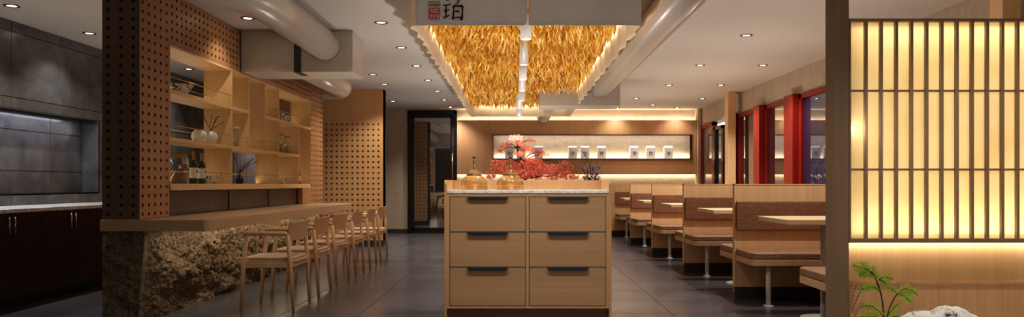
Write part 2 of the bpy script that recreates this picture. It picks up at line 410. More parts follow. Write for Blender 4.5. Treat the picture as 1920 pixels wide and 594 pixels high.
# ------------------------------------------------------------------ PERFORATED PANELS
def perf_rect(mb, hb, mp, u0, u1, v0, v1, pu=.081, pv=.0665, r=.0135, d=.012, seg=12):
    """panel face in the (u,v) plane with round blind holes; mp(u,v,depth) -> xyz"""
    nu = max(1, round((u1-u0)/pu)); nv = max(1, round((v1-v0)/pv)); du = (u1-u0)/nu; dv = (v1-v0)/nv
    for i in range(nu):
        for j in range(nv):
            a, b = u0+i*du, v0+j*dv; cu_, cv = a+du/2, b+dv/2
            sq = []; ci = []; cb = []
            for k in range(seg):
                th = 2*PI*k/seg + PI/4
                c, s = math.cos(th), math.sin(th); m = max(abs(c), abs(s))
                sq.append(mp(cu_+c/m*du/2, cv+s/m*dv/2, 0)); ci.append(mp(cu_+r*c, cv+r*s, 0)); cb.append(mp(cu_+r*c, cv+r*s, d))
            fs = [(k, (k+1)%seg, seg+(k+1)%seg, seg+k) for k in range(seg)]
            mb.add(sq+ci, fs)
            hb.add(ci+cb, [(k, (k+1)%seg, seg+(k+1)%seg, seg+k) for k in range(seg)] + [tuple(range(seg, 2*seg))])
XW = -2.73; XWB = -3.0; YW0 = 5.10; YW1 = 9.93; YO0 = 5.54; YO1 = 9.36; ZO = 2.10; ZT = .745
bs = thing('bar_shelf_wall', 'tall perforated wooden wall unit with open lit shelves above the bar counter', 'shelving', (-2.87, 7.5, 0))
mb, hb = MB(), MB()
mpR = lambda u, v, d: (XW-d, u, v)
perf_rect(mb, hb, mpR, YW0+.002, YO0, ZT, ZC-.02)
perf_rect(mb, hb, mpR, YO0, YO1, ZO+.03, ZC-.02)
perf_rect(mb, hb, mpR, YO1, YW1, ZT, ZC-.02)
mb.box(XW-.002, XW-.0005, YO0, YO1, ZO, ZO+.03)
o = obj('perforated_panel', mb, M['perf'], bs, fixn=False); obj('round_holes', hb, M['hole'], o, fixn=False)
mb, hb = MB(), MB()
mpE = lambda u, v, d: (u, YW0+d, v)
perf_rect(mb, hb, mpE, XWB, XW, ZT, ZC-.02, pu=.09)
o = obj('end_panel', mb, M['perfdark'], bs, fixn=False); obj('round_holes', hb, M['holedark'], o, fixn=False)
obj('wall_core', MB().box(XWB, XW-.014, YW0+.014, YO0, ZT, ZC).box(XWB, XW-.014, YO0, YO1, ZO, ZC).box(XWB, XW-.014, YO1, YW1, ZT, ZC)
    .box(XWB, XW, 9.0, YO1-.001, ZT, .949), M['perf'], bs)
dv = .016
def divider(y, z0, z1): obj('divider', MB().box(XWB+.002, XW+.001, y-dv/2, y+dv/2, z0, z1), M['shelf'], bs)
def board(y0, y1, z, th=.032): obj('shelf_board', MB().box(XWB+.001, XW+.002, y0, y1, z-th, z), M['shelf'], bs)
obj('frame_lining', MB().box(XWB+.001, XW+.002, YO0-.001, YO0+.012, .95, ZO).box(XWB+.001, XW+.002, YO1-.012, YO1+.001, .95, ZO).box(XWB+.001, XW+.002, YO0, YO1, ZO-.015, ZO+.001), M['shelf'], bs)
board(YO0, YO1, 1.0, .05)
Z1, Z2 = 1.75, 1.37
board(YO0+.012, 7.2, Z1); board(7.65, YO1-.012, Z1); board(YO0+.012, 8.85, Z2)
Zt = ZO-.015
divider(6.76, Z1, Zt); divider(6.76, Z2, Z1-.032); divider(6.76, 1.0, Z2-.032)
divider(7.2, Z2, Zt); divider(7.65, Z2, Zt)
divider(8.1, Z1, Zt); divider(8.1, Z2, Z1-.032); divider(8.1, 1.0, Z2-.032)
divider(8.85, 1.0, Z1-.032)
# guard rails
cells = [(YO0, 6.76, Z1), (6.76, 7.2, Z1), (7.65, 8.1, Z1), (8.1, YO1, Z1),
         (YO0, 6.76, Z2), (6.76, 7.2, Z2), (7.2, 7.65, Z2), (7.65, 8.1, Z2), (8.1, 8.85, Z2),
         (YO0, 6.76, 1.0), (6.76, 8.1, 1.0), (8.1, 8.85, 1.0), (8.85, YO1, 1.0)]
top_of = {Z1: Zt, Z2: Z1-.032, 1.0: Z2-.032}
for a, b, z in cells:
    a2, b2 = a+.008, b-.008
    o = obj('guard_rail', MB().tube([(XW-.008, a2, z+.10), (XW-.008, b2, z+.10)], .0035, 8).tube([(XWB+.02, a2, z+.10), (XWB+.02, b2, z+.10)], .0035, 8), M['brass'], bs)
    obj('light_strip', MB().box(XW-.03, XW-.022, a2, b2, z, z+.003), M['label'], bs)
    area('shelf_light', (XWB+.022, (a+b)/2, z+.008), .02, b-a-.04, .2*(b-a)/.5, (1,.8,.45), UP, bs)
# fluted glass strip
g = obj('fluted_glass_panel', MB().box(XW-.09, XW-.07, YO0+.02, 8.99, ZT+.01, .945), M['fluted'], bs)
fr = MB()
for y in (YO0+.015, 6.85, 7.95, 8.985): fr.box(XW-.068, XW-.06, y-.006, y+.006, ZT, .95)
fr.box(XW-.068, XW-.06, YO0, 9.0, ZT, ZT+.012).box(XW-.068, XW-.06, YO0, 9.0, .938, .95)
obj('glass_frame', fr, M['black'], bs)
# far perforated pier
pw = thing('perforated_pier', 'freestanding pale perforated wood pier at the far end of the bar', 'partition', (-2.9, 11.4, 0))
XPa, XPb, YPa, YPb = -4.0, -2.134, 11.27, 11.52
mb, hb = MB(), MB()
perf_rect(mb, hb, lambda u, v, d: (u, YPa+d, v), XPa, XPb-.03, .10, 2.0, pu=.085, pv=.085, r=.017)
perf_rect(mb, hb, lambda u, v, d: (XPa+XPb-u, YPb-d, v), XPa, XPb, .10, ZC-.002, pu=.085, pv=.085, r=.017)
mb.box(XPa, XPb-.03, YPa, YPa+.001, 2.0, ZC)
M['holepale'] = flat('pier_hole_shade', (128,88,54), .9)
M['pierwood'] = wood('pier_wood', (196,148,98), (214,168,118))
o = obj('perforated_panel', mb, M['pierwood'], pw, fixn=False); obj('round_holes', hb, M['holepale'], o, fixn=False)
obj('pier_core', MB().box(XPa, XPb, YPa+.014, YPb-.014, .1, ZC).box(XPb-.03, XPb, YPa, YPb, .1, ZC), M['pierwood'], pw)
obj('dark_plinth', MB().box(XPa, XPb-.01, YPa+.01, YPb-.01, 0, .1), M['skirt'], pw)

# ------------------------------------------------------------------ BAR COUNTER
bc = thing('bar_counter', 'long wooden bar counter on a rough natural stone base', 'counter', (-2.6, 7.3, 0))
ZB = .66; XO = -2.22; YC0 = 5.07; YC1 = 9.5
poly = [(XWB, YC0), (XO-.03, YC0), (XO-.008, YC0+.008), (XO, YC0+.03), (XO, YC1), (XWB, YC1)]
obj('countertop', MB().prism(poly, ZB, .742), M['ctop'], bc, bevel=.003)
st = MB()
def fb(p, s):
    v = Vector(p)*s; return noise.fractal(v, .9, 2.1, 6)
def rockface(n1, n2, fn):
    vs = [fn(i/n1, j/n2) for i in range(n1+1) for j in range(n2+1)]
    fs = [(i*(n2+1)+j, (i+1)*(n2+1)+j, (i+1)*(n2+1)+j+1, i*(n2+1)+j+1) for i in range(n1) for j in range(n2)]
    st.add(vs, fs, False)
YS0, YS1 = 5.10, 9.38
def rside(u, v):
    y = YS0 + (YS1-YS0)*u; z = ZB*v
    ridg = abs(noise.noise(Vector((3.1, y*1.7, z*4.2+y*.8))))
    d = .05*fb((0, y, z*1.4), 3.2) + .06*ridg + .035*abs(fb((2, y*1.6, z+y*.5), 9)) + .012*fb((1, y, z), 34)
    edge = min(1, u*40)
    return (-2.71 + .05*v + d*edge - .03*(1-edge), y, z)
def rend(u, v):
    x0 = rside(0, v)[0]; x = XWB + (x0-XWB)*u; z = ZB*v
    d = .03*fb((x, 9, z), 6) + .012*fb((x, 3, z), 22)
    e = min(1, u*8, (1-u)*8)
    return (x, YS0 - d*e, z)
rockface(760, 120, rside); rockface(40, 70, rend)
rockface(40, 8, lambda u, v: (XWB, YS0+(YS1-YS0)*u, ZB*v))
obj('stone_base', st, M['rock'], bc, fixn=False)
area('counter_glow', (-2.50, 7.25, ZB-.012), .04, 4.2, 10, (1,.84,.60), (0, .25, 0), bc)

# ------------------------------------------------------------------ BAR CHAIRS
def make_chair():
    """chair faces -X, origin on the floor at its middle"""
    t = thing('bar_chair', 'x', 'chair', (0,0,0), 'wooden armchairs lined up along the bar')
    w = .215
    for s in (-1, 1):
        o = obj('leg', MB().tube([(-.205, s*w, 0), (-.185, s*w*1.04, .35), (-.155, s*w*1.08, .60)], [.012, .0175, .016], 12), M['chair'], t)
        o = obj('leg', MB().tube([(.205, s*w, 0), (.185, s*w*1.04, .35), (.165, s*w*1.08, .60)], [.012, .0175, .017], 12), M['chair'], t)
        obj('armrest', MB().tube([(-.175, s*w*1.08, .597), (-.15, s*w*1.08, .612), (0, s*w*1.1, .614), (.15, s*w*1.08, .612), (.172, s*w*1.08, .598)], [.013, .018, .017, .018, .013], 12), M['chair'], t)
        obj('side_rail', MB().box(-.18, .185, s*(w-.002)-.009, s*(w-.002)+.009, .345, .385), M['chair'], t, bevel=.003)
    for xa in (-.19, .178): obj('cross_rail', MB().box(xa, xa+.018, -w, w, .345, .385), M['chair'], t, bevel=.003)
    # seat board and pad
    def rr(x0, x1, y0, y1, r, n=4):
        pts = []
        for cx, cy, a0 in ((x1-r, y1-r, 0), (x0+r, y1-r, 90), (x0+r, y0+r, 180), (x1-r, y0+r, 270)):
            for k in range(n+1):
                a = math.radians(a0 + 90*k/n); pts.append((cx+r*math.cos(a), cy+r*math.sin(a)))
        return pts
    obj('seat', MB().prism(rr(-.2, .215, -.2, .2, .05), .386, .402), M['chair'], t, bevel=.003)
    o = obj('seat_pad', MB().prism(rr(-.195, .2, -.195, .195, .06), .402, .425), M['pad'], t, bevel=.009)
    # curved backrest
    n = 14; vs = []
    for i in range(n+1):
        u = -1 + 2*i/n; y = u*.235; cx = .185 - .03*u*u*1.0 + .012
        for z, dx in ((.555, 0), (.63, .008), (.705, .018)):
            vs.append((cx+dx-.009, y, z))
        for z, dx in ((.705, .018), (.63, .008), (.555, 0)):
            vs.append((cx+dx+.009, y, z))
    fs = []
    for i in range(n):
        for k in range(6): fs.append((i*6+k, i*6+(k+1)%6, (i+1)*6+(k+1)%6, (i+1)*6+k))
    fs += [tuple(range(6)), tuple(n*6+k for k in range(5, -1, -1))]
    obj('backrest', MB().add(vs, fs, False), M['chair'], t, bevel=.003)
    obj('back_post', MB().tube([(.165, -w*1.06, .59), (.178, -w*.98, .64)], [.014, .01], 10), M['chair'], t)
    obj('back_post', MB().tube([(.165, w*1.06, .59), (.178, w*.98, .64)], [.014, .01], 10), M['chair'], t)
    return t
clab = ['pale wooden armchair with padded seat, nearest of the row at the bar', 'pale wooden bar armchair second from the camera', 'pale wooden bar armchair third from the camera in the row',
        'pale wooden bar armchair fourth from the camera, in front of the lit stone', 'pale wooden bar armchair last but one before the perforated pier', 'pale wooden bar armchair farthest away, beside the perforated pier']
ch = make_chair()
cy = [5.73, 6.40, 7.13, 7.85, 8.57, 9.30]
for i, y in enumerate(cy):
    if i == 0: ch.location = (-1.95, y, 0); ch['label'] = clab[0]
    else: dup(ch, (-1.95 + (0, .005, -.01, 0, .005, .0)[i], y, 0), (0, .02, -.03, .01, .03, -.01)[i], clab[i])

# ------------------------------------------------------------------ SHELF OBJECTS
def bowl(x, y, z, r, h, label):
    t = MB().lathe([(0, 0), (r*.42, 0), (r*.42, h*.08), (r*.5, h*.12), (r*.8, h*.6), (r, h), (r*.95, h), (r*.75, h*.6), (r*.4, h*.2), (0, h*.16)], (x, y, z), 28)
    return tag(obj('bowl', t, M['bowl']), label, 'bowl', 'floral bowls on the bar shelves')
XS = -2.83
bowl(XS, 5.93, Z1+.001, .105, .085, 'white floral bowl on the top shelf at the near end')
bowl(XS, 8.55, Z1+.001, .085, .075, 'white floral bowl on the top shelf at the far end')
bowl(XS, 8.42, Z1+.001, .06, .10, 'small white bowl peeking behind the divider on the far top shelf')
bowl(XS, 6.50, 1.001, .10, .085, 'white floral bowl beside the oil bottles on the bottom shelf')
bowl(XS, 8.50, 1.001, .075, .07, 'small floral bowl on the bottom shelf between two dividers')
def moonvase(x, y, z, r, label):
    t = thing('round_vase', label, 'vase', (x, y, z))
    prof = [(r*.45, 0), (r*.8, r*.2), (r, r*.75), (r*.92, r*1.3), (r*.6, r*1.7), (r*.3, r*1.78), (r*.22, r*1.72)]
    obj('body', MB().lathe([(0,0)]+prof, (x, y, z), 28), M['white'], t); return t
moonvase(XS-.02, 6.33, Z2+.001, .068, 'plain round white vase, nearer of the pair on the middle shelf')
v = moonvase(XS, 6.50, Z2+.001, .068, 'round white vase holding a twig on the middle shelf')
tw = MB(); random.seed(3)
for k in range(5):
    p = Vector((XS, 6.5, Z2+.11)); pts = [p.copy()]; d = Vector((U(-.2,.2), U(-.7,.9), 1)).normalized()
    for s in range(5): d = (d + Vector((U(-.3,.3), U(-.3,.3), U(-.1,.2)))).normalized(); p = p + d*.035; pts.append(p.copy())
    tw.tube(pts, [.003, .0026, .0022, .002, .0018, .001], 5)
    for q in pts[2:]: tw.ell(q, .006, 5, 4)
obj('twig', tw, M['bark'], v)
def glassjar(x, y, z, r, h, label, fill=None, lid=None):
    t = thing('storage_jar', label, 'jar', (x, y, z))
    obj('glass_body', MB().lathe([(0, 0), (r, 0), (r, h*.82), (r*.8, h*.9), (r*.8, h*.92)], (x, y, z), 24), M['clear'], t)
    obj('lid', MB().lathe([(0, h*.9), (r*.86, h*.9), (r*.86, h), (0, h)], (x, y, z), 20), lid or M['cork'], t)
    if fill: obj('contents', MB().lathe([(0, .004), (r*.94, .004), (r*.94, h*fill[0]), (0, h*fill[0])], (x, y, z), 20), fill[1], t)
glassjar(XS, 5.92, 1.001, .072, .25, 'glass jar of orange grains with a wooden lid on the bottom shelf', (.5, M['grains']))
M['nuts'] = flat('pale_grain', (206,176,124), .7)
glassjar(XS+.04, 7.02, Z2+.001, .026, .20, 'slim clear glass jar with a stopper on the middle shelf', (.4, M['nuts']), M['white'])
glassjar(XS+.02, 8.38, Z2+.001, .045, .23, 'clear glass jar, left of the pair on the middle shelf', (.45, M['nuts']))
glassjar(XS+.02, 8.62, Z2+.001, .045, .22, 'clear glass jar, right of the pair on the middle shelf', (.42, M['nuts']))
def bottle(x, y, z, r, h, mat, label, cap=None, nm='oil_bottle'):
    t = thing(nm, label, 'bottle', (x, y, z))
    obj('body', MB().lathe([(0, 0), (r, 0), (r, h*.58), (r*.85, h*.66), (r*.38, h*.72), (r*.34, h*.78)], (x, y, z), 20), mat, t)
    obj('neck', MB().lathe([(r*.42, h*.74), (r*.45, h*.97), (r*.5, h*.97), (r*.5, h), (0, h)], (x, y, z), 16), cap or M['cork'], t)
    obj('label_sheet', MB().lathe([(r+.001, h*.18), (r+.001, h*.5)], (x, y, z), 20), M['label'], t)
    obj('printed_mark', MB().box(x+r*.6, x+r+.0022, y-r*.3, y+r*.3, z+h*.36, z+h*.42), M['ink'], t)
bottle(XS, 6.175, 1.001, .032, .285, M['olive'], 'dark green oil bottle, left of the pair on the bottom shelf')
bottle(XS, 6.335, 1.001, .032, .28, M['olive'], 'dark green oil bottle, right of the pair beside the bowl')
bottle(XS-.09, 6.20, 1.001, .03, .24, M['oil'], 'amber oil bottle standing behind the green bottles')
bottle(XS+.05, 9.02, 1.001, .014, .21, M['ink'], 'slim dark bottle on the far end of the bottom shelf', M['ink'], 'sauce_bottle')
dvz = thing('bud_vase', 'small dark drop-shaped vase with pink blossoms on the bottom shelf', 'vase', (XS+.03, 7.12, 1.001))
obj('body', MB().lathe([(0,0),(.028,0),(.042,.025),(.04,.05),(.02,.085),(.009,.105),(.009,.12)], (XS+.03, 7.12, 1.001), 20), M['black'], dvz)
tw, pe = MB(), MB(); random.seed(5)
for k in range(6):
    p = Vector((XS+.03, 7.12, 1.115)); pts = [p.copy()]; d = Vector((U(-.2,.1), U(.2,1.6), 1)).normalized()
    for s in range(6):
        d = (d + Vector((U(-.2,.2), U(-.4,.4), U(-.3,.2)))).normalized(); p = p + d*.045; pts.append(p.copy())
        if s > 1:
            for q in range(2): pe.ell(p+Vector((U(-.01,.01), U(-.015,.015), U(-.01,.01))), U(.004,.008), 5, 3)
    tw.tube(pts, [.0025]*6+[.001], 5)
obj('branches', tw, M['twig'], dvz); obj('blossoms', pe, M['pink'], dvz)

# ------------------------------------------------------------------ DUCTS
def arc_path(pts, r=.4, n=10):
    """polyline with rounded corners"""
    pts = [Vector(p) for p in pts]; out = [pts[0]]
    for i in range(1, len(pts)-1):
        a = (pts[i-1]-pts[i]).normalized(); b = (pts[i+1]-pts[i]).normalized(); p0 = pts[i]+a*r; p1 = pts[i]+b*r
        for k in range(n+1):
            t = k/n; out.append(p0*(1-t)**2 + pts[i]*2*t*(1-t) + p1*t*t)
    out.append(pts[-1]); return out
dl = thing('ventilation_duct', 'large glossy round duct with a square box on the left ceiling', 'duct', (-1.9, 6.9, 2.2))
ZD = 2.37; RD = .147
obj('round_pipe', MB().tube(arc_path([(-4.6, 4.52, ZD), (-1.89, 4.52, ZD), (-1.89, 6.99, ZD)], .75, 16), RD, 32), M['duct'], dl)
obj('duct_box', MB().box(-2.725, -1.62, 6.97, 7.46, 2.11, ZC-.003), M['ductbox'], dl, bevel=.004)
obj('dark_slot', MB().box(-2.20, -2.13, 6.966, 7.2, 2.107, 2.395), M['skirt'], dl)
obj('elbow_pipe', MB().tube(arc_path([(-2.47, 7.44, ZD), (-2.47, 10.2, ZD), (-3.7, 10.2, ZD)], .34, 14), RD, 32), M['duct'], dl)
obj('pipe_collar', MB().lathe([(RD+.004, -.02), (RD+.012, 0), (RD+.004, .02)], (0,0,0), 32) and MB().tube([(-1.89, 6.93, ZD), (-1.89, 6.965, ZD)], RD+.002, 32), M['duct'], dl)
dr = thing('ventilation_duct', 'round grey duct running beside the wheat canopy to a box on the right', 'duct', (1.0, 9.5, 2.2))
obj('round_pipe', MB().tube([(1.205, 1.6, ZD), (1.205, 10.16, ZD)], .14, 32), M['duct'], dr)
obj('duct_box', MB().box(.34, 1.50, 10.15, 10.65, 2.13, ZC-.003), M['ductbox'], dr, bevel=.004)
obj('rear_pipe', MB().tube([(.545, 10.64, ZD), (.545, 14.215, ZD)], .14, 32), M['duct'], dr)

# ------------------------------------------------------------------ CANOPY
XA, XBc, YA, YZ, ZF = -.765, .905, 5.10, 11.95, 2.15
cp = thing('fabric_canopy', 'long pale fabric canopy hung from the ceiling around golden wheat', 'canopy', (0, 8.5, ZF))
def cloth(name, a, b, z0, z1, mat, amp=.006, sag=0, k=3.0, ph=0, nz=10, nu=24, th=.003, lab=None):
    a = Vector(a); b = Vector(b); d = (b-a); nrm = Vector((-d.y, d.x)).normalized() if len(d) == 2 else None
    vs = []
    for i in range(nu+1):
        u = i/nu
        for j in range(nz+1):
            v = j/nz; p = a + d*u; off = amp*math.sin(u*k*2*PI+ph)*(1-v*.6) + amp*.4*math.sin(u*k*5.3*PI+v*3)
            zz = z0 + (z1-z0)*v - (1-v)*(sag*(.5+.5*math.cos(u*k*2*PI)) )
            vs.append((p.x+nrm.x*off, p.y+nrm.y*off, zz))
    fs = [(i*(nz+1)+j, (i+1)*(nz+1)+j, (i+1)*(nz+1)+j+1, i*(nz+1)+j+1) for i in range(nu) for j in range(nz)]
    o = obj(name, MB().add(vs, fs, True), mat, cp, fixn=False)
    s = o.modifiers.new('solid', 'SOLIDIFY'); s.thickness = th
    return o
cloth('front_panel', (XA+.04, YA), (.078, YA), ZF, ZC-.002, M['fabric'], .004, .002, 2.2, nu=40)
cloth('front_panel', (.090, YA), (XBc, YA), ZF, ZC-.002, M['fabric'], .004, .002, 2.0, 1, nu=40)
cloth('corner_return', (XA, YA+.02), (XA+.04, YA-.0), ZF-.0, ZC-.002, M['fabricw'], .003, 0, 1, nu=8)
segs = [5.12 + .975*i for i in range(8)]
for i in range(7):
    ya, yb = segs[i], min(segs[i+1]-.02, YZ)
    cloth('side_panel', (XBc, ya), (XBc-.012, yb), ZF, ZC-.002, M['fabricw'], .014, .012, 2.3, i, nu=26)
    cloth('side_panel', (XA+.003, ya), (XA+.012, yb+.012), ZF, ZC-.002, M['fabricw'], .014, .014, 3.2, i*2, nu=30)
cloth('back_panel', (XA, YZ), (XBc, YZ), ZF, ZC-.002, M['fabricw'], .01, .004, 5, nu=50)
# lettering on the left front panel
def text_mesh(s, size, name='lettering', off=0, font_scale=1):
    cu_ = bpy.data.curves.new(name, 'FONT'); cu_.body = s; cu_.size = size; cu_.extrude = .0006; cu_.offset = off; cu_.resolution_u = 4
    ob = bpy.data.objects.new(name, cu_); C.objects.link(ob)
    dg = bpy.context.evaluated_depsgraph_get(); me = bpy.data.meshes.new_from_object(ob.evaluated_get(dg))
    C.objects.unlink(ob); bpy.data.objects.remove(ob)
    return me
def place_text(s, name, px0, px1, py0, py1, Y, mat, parent, off=0):
    me = text_mesh(s, 1, name, off)
    xs = [v.co.x for v in me.vertices]; ys = [v.co.y for v in me.vertices]
    if not xs: return None
    a = P(px0, py1, Y); b = P(px1, py0, Y); sx = (b.x-a.x)/(max(xs)-min(xs)); sy = (b.z-a.z)/(max(ys)-min(ys)); x0, y0 = min(xs), min(ys); rl = rootloc(parent)
    for v in me.vertices:
        x, y, z = v.co; v.co = (a.x+(x-x0)*sx-rl.x, Y-z*.5-rl.y, a.z+(y-y0)*sy-rl.z)
    me.materials.append(mat); o = bpy.data.objects.new(name, me); C.objects.link(o); o.parent = parent; return o
YT = YA-.013
place_text('TENDON', 'small_lettering', 802.5, 825, 2, 6, YT, M['ink'], cp, .008)
place_text('KOHAKU', 'small_lettering', 802.5, 825.5, 7, 11.5, YT, M['ink'], cp, .02)
def brush(name, polys, conv, mat, parent, th=.001):
    m = MB()
    for pl in polys: m.prism([(p[0], p[1]) for p in pl], 0, 1, lambda a, b, c: tuple(conv(a, b) + Vector((0, -th*c, 0))))
    return obj(name, m, mat, parent)
def cv(a, b): return P(760+a*.16842, b*.16842, YT)
# strokes traced as polygons in the zoomed crop (950 px wide for 160 px)
S = [
 [(413,52),(425,66),(470,62),(508,50),(506,38),(490,40),(450,52),(425,50)],
 [(448,58),(460,60),(462,120),(458,182),(446,184),(440,120)],
 [(418,112),(440,118),(490,100),(492,112),(450,126),(428,126)],
 [(415,178),(430,190),(452,180),(490,158),(494,170),(460,194),(432,206),(420,196)],
 [(592,4),(604,12),(590,32),(560,56),(548,60),(546,54),(572,32)],
 [(525,62),(540,58),(546,80),(545,130),(541,212),(530,220),(516,210),(524,180),(530,120),(531,90)],
 [(530,66),(560,60),(610,54),(640,58),(648,74),(640,86),(620,76),(580,76),(540,80)],
 [(628,66),(648,70),(644,110),(642,160),(644,205),(634,226),(612,222),(600,208),(618,206),(624,190),(626,130)],
 [(546,120),(600,114),(604,124),(590,136),(570,134),(550,130)],
 [(544,190),(580,186),(628,184),(628,196),(590,198),(546,204)]]
brush('calligraphy', S, cv, M['ink'], cp)
brush('calligraphy', [[(440,-6),(452,4),(482,8),(488,-4),(470,-12)], [(560,-20),(575,4),(600,2),(596,-14),(580,-18)]], cv, M['ink'], cp)
# red seal with cut-out characters
seal = [(264,86),(376,86),(381,92),(379,206),(372,210),(264,208),(260,202),(261,92)]
o = brush('red_seal', [seal], cv, M['sealred'], cp)
YT2 = YT-.0015
place_text('琥', 'seal_character', 805, 822.5, 15.5, 24.5, YT2, M['label'], cp, .012)
place_text('珀', 'seal_character', 805, 822.5, 26, 34.3, YT2, M['label'], cp, .012)
# downlight cylinders under the wheat
sl = None
ysp = [5.4, 6.57, 7.5, 8.4, 9.4, 10.3, 11.4]
slab_ = ['nearest', 'second', 'third', 'fourth', 'fifth', 'sixth', 'farthest']
spot_data = bpy.data.lights.new('canopy_spot', 'SPOT'); spot_data.energy = 60; spot_data.spot_size = 1.5; spot_data.spot_blend = .7; spot_data.color = (1,.95,.88); spot_data.shadow_soft_size = .03
root = thing('cylinder_spotlight', 'white cylinder spotlight, nearest of the line hanging under the wheat', 'spotlight', (0,0,0), 'cylinder spotlights down the middle of the canopy')
obj('housing', MB().lathe([(.0, .41), (.042, .41), (.042, 0), (.034, 0), (.034, .02), (0, .02)], (0,0,0), 24), M['steel'], root)
obj('lamp_lens', MB().lathe([(0, .004), (.03, .004), (.03, .015), (0, .015)], (0,0,0), 20), M['lens'], root)
lo = bpy.data.objects.new('lamp', spot_data); C.objects.link(lo); lo.parent = root; lo.location = (0,0,-.01)
for i, y in enumerate(ysp):
    loc = (.07+ (.004 if i == 0 else 0) - (.03*i/7 if i > 4 else 0), y, 2.11)
    if i == 0: root.location = loc
    else: dup(root, loc, None, 'white cylinder spotlight, %s of the line hanging under the wheat' % slab_[i])
# wheat ears
def ear_mesh(m, base, dirv, L, r, seg=5):
    d = dirv.normalized(); a = d.orthogonal().normalized(); b = d.cross(a); ph = R()*6.28
    prof = [(0, .12), (.12, .7), (.3, 1.0), (.5, 1.0), (.7, .85), (.88, .5), (1, .06)]
    vs = []
    for t, w in prof:
        for k in range(seg):
            th = 2*PI*k/seg + ph + (PI/seg if (prof.index((t, w)) % 2) else 0); vs.append(base + d*L*t + (a*math.cos(th) + b*math.sin(th)*.8)*r*w)
    fs = [(i*seg+k, i*seg+(k+1)%seg, (i+1)*seg+(k+1)%seg, (i+1)*seg+k) for i in range(len(prof)-1) for k in range(seg)]
    fs.append(tuple((len(prof)-1)*seg+k for k in range(seg)))
    m.add(vs, fs, True)
random.seed(11)
wh = MB(); single = []
y = YA+.05
def wz(x, y): return 2.40 + .03*noise.noise(Vector((x*3, y*3, 0)))
while y < YZ-.1:
    step = .040 if y < 8 else .052
    x = XA+.05
    while x < XBc-.05:
        if not (y > 10.05 and x > .3) or (y > 10.75):
            bx, by = x+U(-.018,.018), y+U(-.02,.02)
            sway = .5*noise.noise(Vector((bx*2, by*2, 4))); dv_ = Vector((U(-.55,.55)+sway, U(-.6,.35), -1)); L = U(.09,.15)
            if by < YA+.14: dv_.y = U(.0,.4)
            if bx > XBc-.13: dv_.x = U(-.4,.05)
            if bx < XA+.13: dv_.x = U(-.05,.4)
            z = wz(bx, by)+U(-.04,.03)
            if (by > 10.0 and bx > .22 and by < 10.15): pass
            elif abs(bx-.07) < .05 and min(abs(by-q) for q in ysp) < .07: pass
            elif y < 5.48 and len(single) < 300: single.append((Vector((bx, by, z)), dv_, L))
            else: ear_mesh(wh, Vector((bx, by, z)), dv_, L, U(.008,.0125))
        x += step*(.9 if y < 8 else 1)
    y += step
# mat of stems above
wh2 = MB()
for i in range(40):
    pass
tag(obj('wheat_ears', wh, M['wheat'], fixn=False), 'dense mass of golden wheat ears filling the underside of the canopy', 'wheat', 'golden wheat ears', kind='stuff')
tag(obj('straw_backing', MB().box(XA+.03, XBc-.03, YA+.02, 10.1, 2.43, 2.44).box(XA+.03, .3, 10.1, YZ-.03, 2.43, 2.44).box(.3, XBc-.03, 10.72, YZ-.03, 2.43, 2.44), flat('straw_mat', (120,68,16), .8)), 'flat golden straw mat from which the wheat ears hang', 'straw')
e0 = MB(); ear_mesh(e0, Vector((0,0,0)), Vector((0,0,-1)), .12, .0135, 7)
proto = obj('wheat_ear', e0, M['wheat1'], recenter=False)
# awns / grain ridges kept in the mesh
tag(proto, 'golden wheat ear hanging in the front rows just behind the lettered banner', 'wheat', 'golden wheat ears')
proto.parent = None
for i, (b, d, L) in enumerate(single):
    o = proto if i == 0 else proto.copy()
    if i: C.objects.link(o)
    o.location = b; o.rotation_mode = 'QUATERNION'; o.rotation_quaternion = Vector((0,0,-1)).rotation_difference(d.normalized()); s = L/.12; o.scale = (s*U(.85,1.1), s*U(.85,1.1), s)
# canopy inner glow strips along both edges
for x, s in ((XA+.045, 1), (XBc-.045, -1)):
    area('canopy_glow', (x, 8.5, 2.38), .02, 6.6, 6, (1,.84,.6), (0, s*(PI/2)*-1, 0) if False else (0, (PI/2 if s == 1 else -PI/2), 0), cp)
area('canopy_glow', (.07, YZ-.09, 2.36), 1.5, .02, 3, (1,.84,.6), (PI/2, 0, 0), cp)

